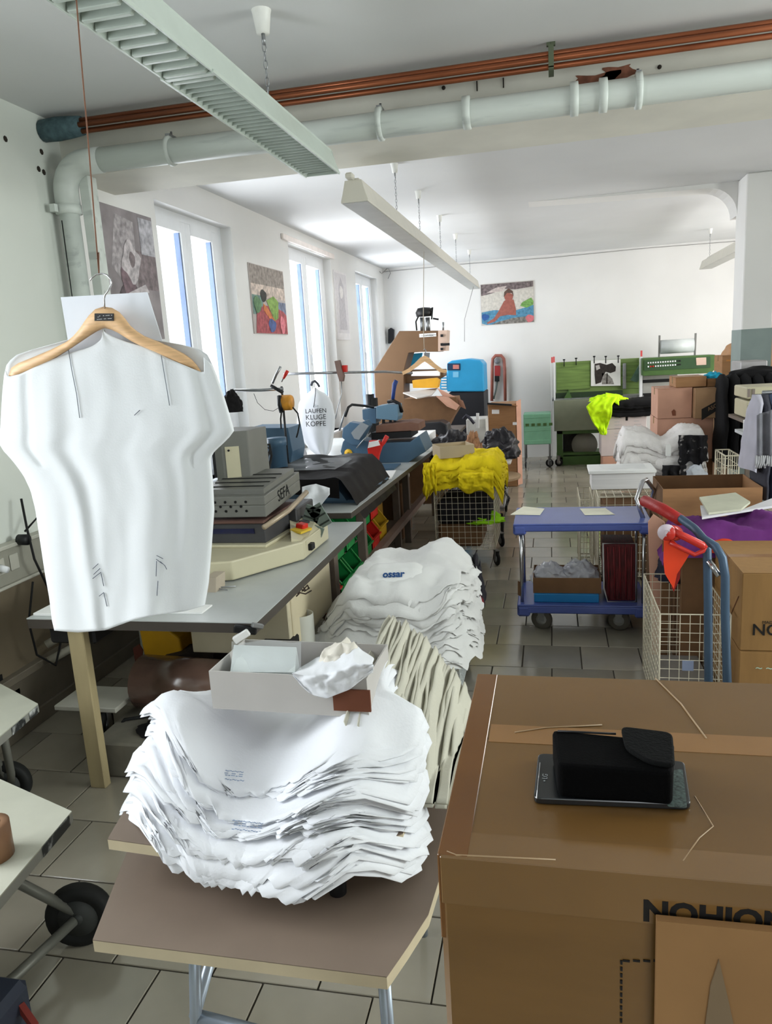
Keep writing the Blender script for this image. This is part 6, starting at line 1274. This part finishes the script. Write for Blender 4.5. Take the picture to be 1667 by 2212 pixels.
B().prism([V(1434, 1158, 3.28), V(1448, 1162, 3.28), V(1470, 1182, 3.28), V(1490, 1195, 3.28), V(1478, 1215, 3.28), V(1462, 1240, 3.28), V(1455, 1272, 3.28), V(1436, 1240, 3.28), V(1433, 1215, 3.28)], (0, 0, 0), (0, .008, 0)).out('orange_tongue', og, t)
B().prism([V(1462, 1235, 3.285), V(1470, 1224, 3.285), V(1468, 1250, 3.285), V(1455, 1278, 3.285), V(1450, 1270, 3.285)], (0, 0, 0), (0, .01, 0)).out('dark_red_tip', mat('dark_red_tip', (140, 26, 22), .5), t)
# ================================================================ second pile of white shirts on a wire trolley, middle
t = basket('basket_trolley', 'white wire basket trolley under the middle pile of white t-shirts', -1.02, 3.50, -.47, 4.15, .12, .50, .028, m=mat('white_wire', (216, 222, 222), .4), r=.0018)
for x, y in ((-.98, 3.54), (-.5, 3.54), (-.98, 4.1), (-.5, 4.1)): caster(x, y, .045, t, top=.11)
for i in range(5):
    z_ = .135+i*.072
    blobcloth('bagged_shirts', 'clear-bagged pale shirts in the wire trolley under the middle pile', 'bag', mat('bagged_cloth', (190, 196, 198), .25, spec=.8, bump=.6, bscale=14), (-.755, 3.82, z_), .24, .29, .10, i*3.3, .10, 3, group='bagged shirts in the wire trolley', flat=.25)
wp = mat('offwhite_cotton', (224, 224, 222), .9, var=.03, scale=6, bump=.1, bscale=120, sheen=.2)
random.seed(77)
NP = 30
def top2(x, y):      # height of the pile: higher in the middle-right, falling to the left
    return 0
PC = (-.78, 3.70); trees = []
from mathutils.bvhtree import BVHTree
for k in range(NP):
    q = (k+1)/NP; ph = random.uniform(0, 50); ox = random.uniform(-.02, .02); oy = lerp(-.05, .03, q)+random.uniform(-.02, .02); rot = random.uniform(-.08, .08)
    def F(u, v, q=q, ph=ph, ox=ox, oy=oy, rot=rot):
        x = (u-.5)*.80*(1-.08*q); y = (v-.5)*.80
        rr = (abs(2*u-1)**3.2+abs(2*v-1)**3.2)**(1/3.2); k_ = 1/max(1, rr*1.0); x *= lerp(1, k_, .8); y *= lerp(1, k_, .8)
        ed = smooth(.62, 1, max(abs(2*u-1), abs(2*v-1)))
        x += ed*(.03*nz(v*5, ph, 1)+.012*nz(v*17, ph)); y += ed*(.03*nz(u*5, ph, 3)+.012*nz(u*17, ph+5))
        c, s = math.cos(rot), math.sin(rot); X = PC[0]+ox+c*x-s*y; Y = PC[1]+oy+s*x+c*y
        wave_ = .024*math.sin(X*13+Y*2.0+.6)+.014*math.sin(X*23-Y*4)+.02*nz(X*6, Y*6, 2.2)
        h = .25*q*(.66+.34*math.exp(-(((X+.68)/.26)**2)))*(1-.12*smooth(3.7, 3.3, Y))
        z = .505+h+wave_*(.3+.7*q)
        out = max(0, abs(X+.745)-.24); z -= 1.0*out*(.35+q*.6) if X < -.745 else 1.15*out*(.5+.8*(1-q))
        out = max(0, 3.40-Y); z -= 1.3*out; out = max(0, Y-4.05); z -= .8*out
        a = .002 if q < .97 else .022
        z += a*nz(X*10, Y*10, ph)+a*.9*abs(nz(X*20+Y*8, Y*12, ph+2))+a*.6*abs(nz(X*34-Y*20, Y*30, ph))+.012*abs(nz(X*11+Y*7, Y*9, 4.4))*q+ed*.012*nz(X*26, Y*26, ph)
        return Vector((X, Y, z))
    b = B(); b.grid(F, 30, 30); o = b.out('t_shirt', wp)
    if k > NP-9: trees.append(BVHTree.FromPolygons(b.v, b.f)); md = o.modifiers.new('thick', 'SOLIDIFY'); md.thickness = .002
    tag(o, 'white t-shirt in the middle pile on the wire trolley', 't-shirt', 'white t-shirts in the middle pile')
del o['group']; o['label'] = 'white t-shirt with blue lettering on top of the middle pile'
dgp = bpy.context.evaluated_depsgraph_get(); dgp.update()
def conform(o, lift=.003):       # lay lettering on the cloth beneath it
    for v in o.data.vertices:
        w = o.matrix_world @ v.co if o.parent is None else off(o)+v.co
        r = SC.ray_cast(dgp, Vector((w.x, w.y, 1.6)), Vector((0, 0, -1)))
        if r[0]: v.co.z += r[1].z+lift-w.z
p, nn = ontop(850, 1252, .85)
ux, uy, un = Vector((1, .06, .02)).normalized(), Vector((-.02, .62, .78)).normalized(), None; un = ux.cross(uy).normalized()
def F(u, v):      # a turned-up fold of the top shirt that carries the print
    a_, b_ = (u-.5)*.34, (v-.32)*.13
    q_ = p+ux*a_+uy*b_+un*(.012*math.cos(PI*(u-.5))-.018*max(0, v-.7)/.3)
    e = max(0, abs(2*u-1)-.55)/.45; q_.z -= .075*e*e; q_.y += .02*e+.05*max(0, v-.75)
    return q_+un*.004*nz(u*6, v*5, 1.1)
b = B(); b.grid(F, 26, 14); fo = b.out('folded_edge', wp, o); fo.modifiers.new('thick', 'SOLIDIFY').thickness = .004
tr = BVHTree.FromPolygons(b.v, b.f)
tx = text('ossar', 'lettering', bluei, o, frame(p+uy*.022+un*.02, ux, uy), .050, .0, .0016)
bm = bmesh.new(); bm.from_mesh(tx.data); bmesh.ops.triangulate(bm, faces=bm.faces); bmesh.ops.subdivide_edges(bm, edges=bm.edges, cuts=2, use_grid_fill=True); bm.to_mesh(tx.data); bm.free()
for v in tx.data.vertices:      # lay the print on the cloth
    w = off(o)+v.co; h = tr.ray_cast(w+un*.1, -un, .3)
    if h[0]: v.co = h[0]+un*.0045-off(o)
# dark and red clothes hanging at the right rear of this pile
blobcloth('clothes', 'black and red clothes squeezed at the right side of the middle pile', 'clothes', mat('black_red_cloth', (34, 32, 38), .9, wave=((150, 28, 34), 7, .6)), (-.43, 4.0, .42), .05, .16, .26, 4.4, .3, 4)
tag(B().lathe((-1.22, 3.35, .0), [(0, 0), (.06, 0), (.06, .58), (.055, .58), (.055, .05)], 'z', 20).out('paper_tube', mat('pale_tube', (206, 206, 196), .5)), 'pale cardboard tube standing left of the middle t-shirt pile', 'tube')
tag(B().box(-.40, 2.3, 0, -.30, 2.75, .46, .01).out('box', mat('mauve_card', (124, 96, 88), .8)), 'mauve-brown box edge between round table and tall carton', 'box')
# ================================================================ left foreground trolleys
boardt = mat('white_board_top', (196, 196, 180), .55, var=.04); strip = mat('black_white_tape', (52, 54, 54), .5, wave=((206, 208, 206), 9, .52))
blackw = mat('black_tyre', (30, 31, 30), .7)
def sideboard(label, pts, z, wheels, legs):
    t = thing('rolling_table', label, 'table', (pts[0][0], pts[0][1], 0))
    B().prism([(x, y, 0) for x, y in pts], (0, 0, z-.004), (0, 0, z)).out('top_sheet', boardt, t)
    B().prism([(x, y, 0) for x, y in pts], (0, 0, z-.035), (0, 0, z-.004)).out('edge', mat('grey_edge', (150, 150, 142), .5), t)
    for (x, y, r, rz) in wheels:
        b = B(); b.lathe((-.025, 0, r), [(0, .005), (r*.62, .005), (r*.72, 0), (r*.94, 0), (r, .012), (r, .038), (r*.94, .05), (r*.72, .05), (r*.62, .045), (0, .045)], 'x', 30).xf(Matrix.Translation((x, y, 0)) @ Matrix.Rotation(rz, 4, 'Z')); k = b.out('wheel', blackw, t)
        b = B(); b.cyl((-.03, 0, r), (.03, 0, r), r*.16, n=14).cyl((-.022, 0, r), (.022, 0, r), r*.60, n=24).xf(Matrix.Translation((x, y, 0)) @ Matrix.Rotation(rz, 4, 'Z')); b.out('hub', mat('dark_grey_hub', (58, 60, 58), .6), k)
    for pl in legs: B().tube(pl, .016, 10).out('frame_tube', mat('dull_grey_tube', (120, 120, 112), .45, .3), t)
    return t
a = [G(*p, .5) for p in ((155, 1752), (0, 1690), (0, 1935))]
dx = a[0]-a[2]
pts = [(a[0].x, a[0].y), (a[0].x-.36*1.3, a[0].y+.12*1.3+.02), (a[2].x-.75, a[2].y-.2), (a[2].x+(-dx.x)*1.0, a[2].y-dx.y*1.0)]
t = sideboard('white-topped rolling table with taped corner at the left edge, nearer the camera', pts, .5, [(-1.50, 1.83, .105, -1.3)], [[(-1.50, 1.83, .105), (-1.62, 1.72, .30), (-1.70, 1.65, .47)], [(-1.50, 1.80, .105), (-1.55, 1.60, .09), (-1.62, 1.35, .08)], [(-1.62, 1.35, 0), (-1.66, 1.40, .47)]])
c = a[0]; d = (a[2]-a[0]).normalized()
B().prism([c+d*.02+Vector((.001, 0, -.002)), c+d*.17+Vector((.001, 0, -.002)), c+d*.17+Vector((.001, 0, -.033)), c+d*.02+Vector((.001, 0, -.033))], (0, 0, 0), (.002, -.001, 0)).out('taped_corner', strip, t)
tag(B().lathe((G(-12, 1850, .5).x, G(-12, 1850, .5).y, .501), [(.03, 0), (.052, 0), (.052, .10), (.03, .10)], 'z', 24).out('tape_roll', mat('brown_tape_roll', (150, 112, 84), .4, wave=((120, 72, 40), 3, .55))), 'brown parcel tape roll on the nearer rolling table', 'tape roll')
a = [G(*p, .52) for p in ((82, 1520), (0, 1482), (0, 1590))]; d = a[2]-a[0]
pts = [(a[0].x, a[0].y), (a[1].x-.2, a[1].y+.12), (a[2].x-.4, a[2].y-.1), (a[2].x+d.x*1.2, a[2].y+d.y*1.2)]
t = sideboard('white-topped rolling table with taped edge at the left edge, farther from the camera', pts, .52, [(-2.30, 2.50, .10, -1.25)], [[(-2.30, 2.50, .10), (-2.33, 2.42, .48)], [(-2.34, 2.1, 0), (-2.34, 2.1, .48)], [(-2.15, 2.36, .48), (-2.2, 2.42, .2), (-2.28, 2.5, .1)]])
c = a[0]; dn = d.normalized()
for s0, s1 in ((.01, .07), (.10, .19)): B().prism([c+dn*s0+Vector((.001, 0, -.004)), c+dn*s1+Vector((.001, 0, -.004)), c+dn*s1+Vector((.001, 0, -.034)), c+dn*s0+Vector((.001, 0, -.034))], (0, 0, 0), (.002, -.001, 0)).out('taped_edge', strip, t)
blobcloth('bag', 'dark navy bag hanging at the far left edge under the farther rolling table', 'bag', mat('navy_bag', (24, 28, 46), .8), (-2.25, 2.18, .0), .09, .08, .50, 2.2, .15, 3)
o = blobcloth('chair_leg', 'x', 'x', blackp, (-5, -5, 0), .01, .01, .01); bpy.data.objects.remove(o)
p = G(52, 2118, .22)
t = thing('floor_case', 'dark blue-grey case with red strap on the floor at the lower left corner', 'case', (p.x, p.y, 0))
B().box(p.x-.5, p.y-.5, 0, p.x+.005, p.y+.02, .22, .02).out('case_body', mat('blue_grey_case', (58, 64, 78), .5), t); B().ob((p.x+.03, p.y-.04, .15), .07, .015, .025, -.4, 0, .5).out('red_strap', mat('dull_red', (130, 52, 44), .7), t)
# ---------------------------------------------------------------- trunking, sockets and cables on the left wall
t = thing('cable_trunking', 'grey wall trunking with sockets on the left wall', 'trunking', (XW, 2.9, .85))
B().box(XW, YR+.2, .80, XW+.05, 3.62, .98, .004).out('trunk', mat('grey_trunking', (150, 148, 136), .5), t)
B().box(XW, YR+.2, .975, XW+.065, 3.62, .995, .004).out('upper_lip', mat('pale_lip', (182, 180, 168), .5), t); B().box(XW, YR+.2, .785, XW+.065, 3.62, .80, .004).out('lower_lip', MATS['pale_lip'], t)
for y_ in (2.93, 3.02, 3.12): B().box(XW+.05, y_, .86, XW+.058, y_+.06, .94, .004).out('socket', MATS['pale_lip'], t); 
for y_ in (2.95, 3.04): B().cyl((XW+.05, y_, .90), (XW+.10, y_, .89), .02, .016, 12).out('plug', pvc, t)
cb = thing('cables', 'black cables hanging behind the near workbench', 'cable', (XW+.1, 3.3, .5)); 
for pl in ([(XW+.07, 3.25, 1.20), (XW+.10, 3.22, 1.05), (XW+.13, 3.2, .9), (XW+.11, 3.3, .7)], [(XW+.06, 3.25, 1.03), (XW+.14, 3.3, 1.12), (XW+.12, 3.35, 1.0)], [(XW+.10, 3.2, .78), (XW+.12, 3.1, .6), (XW+.12, 3.12, .42), (XW+.14, 3.22, .32), (XW+.13, 3.32, .45), (XW+.12, 3.28, .75)]): B().tube(pl, .006, 6).out('cable', rubber, cb)
B().lathe((XW+.06, 3.2, 1.0), [(0, 0), (.028, 0), (.028, .05), (0, .05)], 'x', 14).out('black_plug', blackp, cb)
B().box(-2.14, 2.70, .66, -1.92, 2.95, .75, .01).out('power_block', blackp, cb)
for (y_, z_) in ((2.95, .34), (3.05, .22)): struct(B().box(XW, y_, z_, XW+.012, y_+.04, z_+.03).out('trim_5', darkmetal))
# ---------------------------------------------------------------- clutter under the near bench
t = thing('radiator_pipes', 'pale curved radiator pipes behind the bench leg', 'pipe', (-2.5, 3.6, .4))
for dz in (0, -.09): B().tube([(-2.60, 3.25, .42+dz), (-2.50, 3.32, .47+dz), (-2.40, 3.48, .52+dz), (-2.3, 3.62, .53+dz), (-2.28, 4.0, .53+dz)], .022, 10).out('pipe', mat('dull_cream_pipe', (168, 164, 148), .5), t)
B().lathe((-2.36, 3.7, .55), [(0, 0), (.09, 0), (.1, .1), (.1, .19), (0, .19)], 'z', 18).out('valve_cover', mat('dull_cream_pipe', (168, 164, 148), .5), t)
yl = mat('warning_yellow', (214, 160, 30), .5)
t = thing('yellow_canister', 'yellow container with hazard print under the near workbench', 'container', (-2.0, 3.5, 0))
B().prism([(-2.10, 3.42, .0), (-1.90, 3.42, .0), (-1.93, 3.42, .40), (-1.98, 3.42, .44), (-2.02, 3.42, .62), (-2.17, 3.42, .62), (-2.15, 3.42, .30)], (0, 0, 0), (0, .14, 0)).out('body', yl, t, bevel=.01)
PV([(287, 1400), (300, 1392), (308, 1405), (305, 1430), (292, 1432)], 3.41, .008, 'hazard_print', mat('dark_red_print', (96, 50, 40), .7), t)
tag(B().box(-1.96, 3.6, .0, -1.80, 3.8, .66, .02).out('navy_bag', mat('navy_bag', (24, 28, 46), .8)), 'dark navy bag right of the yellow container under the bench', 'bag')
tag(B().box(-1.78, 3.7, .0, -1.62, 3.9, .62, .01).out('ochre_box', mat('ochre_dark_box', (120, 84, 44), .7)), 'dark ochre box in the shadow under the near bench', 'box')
tag(B().box(-1.52, 3.30, .0, -1.40, 3.5, .70, .01).out('red_box', mat('signal_red_box', (190, 26, 30), .5)), 'signal red box under the front right of the near bench', 'box')
t = thing('wrapped_roll', 'brown roll wrapped in shiny film on the shelf under the near bench', 'roll', (-1.75, 3.2, .12))
b = B(); b.tube([(-1.98, 3.12, .30), (-1.50, 3.08, .30)], .13, 28); b.out('roll', mat('brown_film_roll', (104, 82, 72), .22, var=.15, spec=.8), t)
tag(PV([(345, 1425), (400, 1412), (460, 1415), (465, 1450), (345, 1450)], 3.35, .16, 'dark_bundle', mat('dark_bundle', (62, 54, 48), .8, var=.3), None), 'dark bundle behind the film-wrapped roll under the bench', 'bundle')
t = thing('shelf_board', 'grey board on the floor under the near bench', 'board', (-1.9, 3.0, 0))
B().box(-2.05, 2.75, .0, -1.3, 3.35, .17, .01).out('board', mat('grey_board', (120, 116, 104), .7, var=.15, scale=8), t)
blobcloth('black_cloth', 'black cloth lying on the grey board under the near bench', 'cloth', mat('black_cloth', (26, 24, 26), .95), (-1.72, 2.90, .171), .17, .10, .04, 1.3, .2, 3)
t = thing('wheel_base', 'half hidden wheel under a pale board behind the bench leg', 'wheel', (-2.2, 3.0, 0)); caster(-2.16, 3.02, .10, t, .04, m=blackw, top=.22, rz=.3); B().box(-2.35, 2.92, .225, -2.02, 3.15, .25, .004).out('pale_plate', mat('pale_lip', (182, 180, 168), .5), t)
B_ = B().tube([(-2.1, 2.90, .06), (-2.0, 2.95, .18), (-1.85, 3.02, .18)], .008, 6).out('cable', rubber); tag(B_, 'black cable running over the grey board under the near bench', 'cable')
# oddments around the middle
tag(B().box(-1.35, 3.05, 0, -1.2, 3.25, .52, .01).out('dark_box', mat('black_box', (30, 28, 28), .7)), 'black box left of the middle t-shirt pile', 'box')
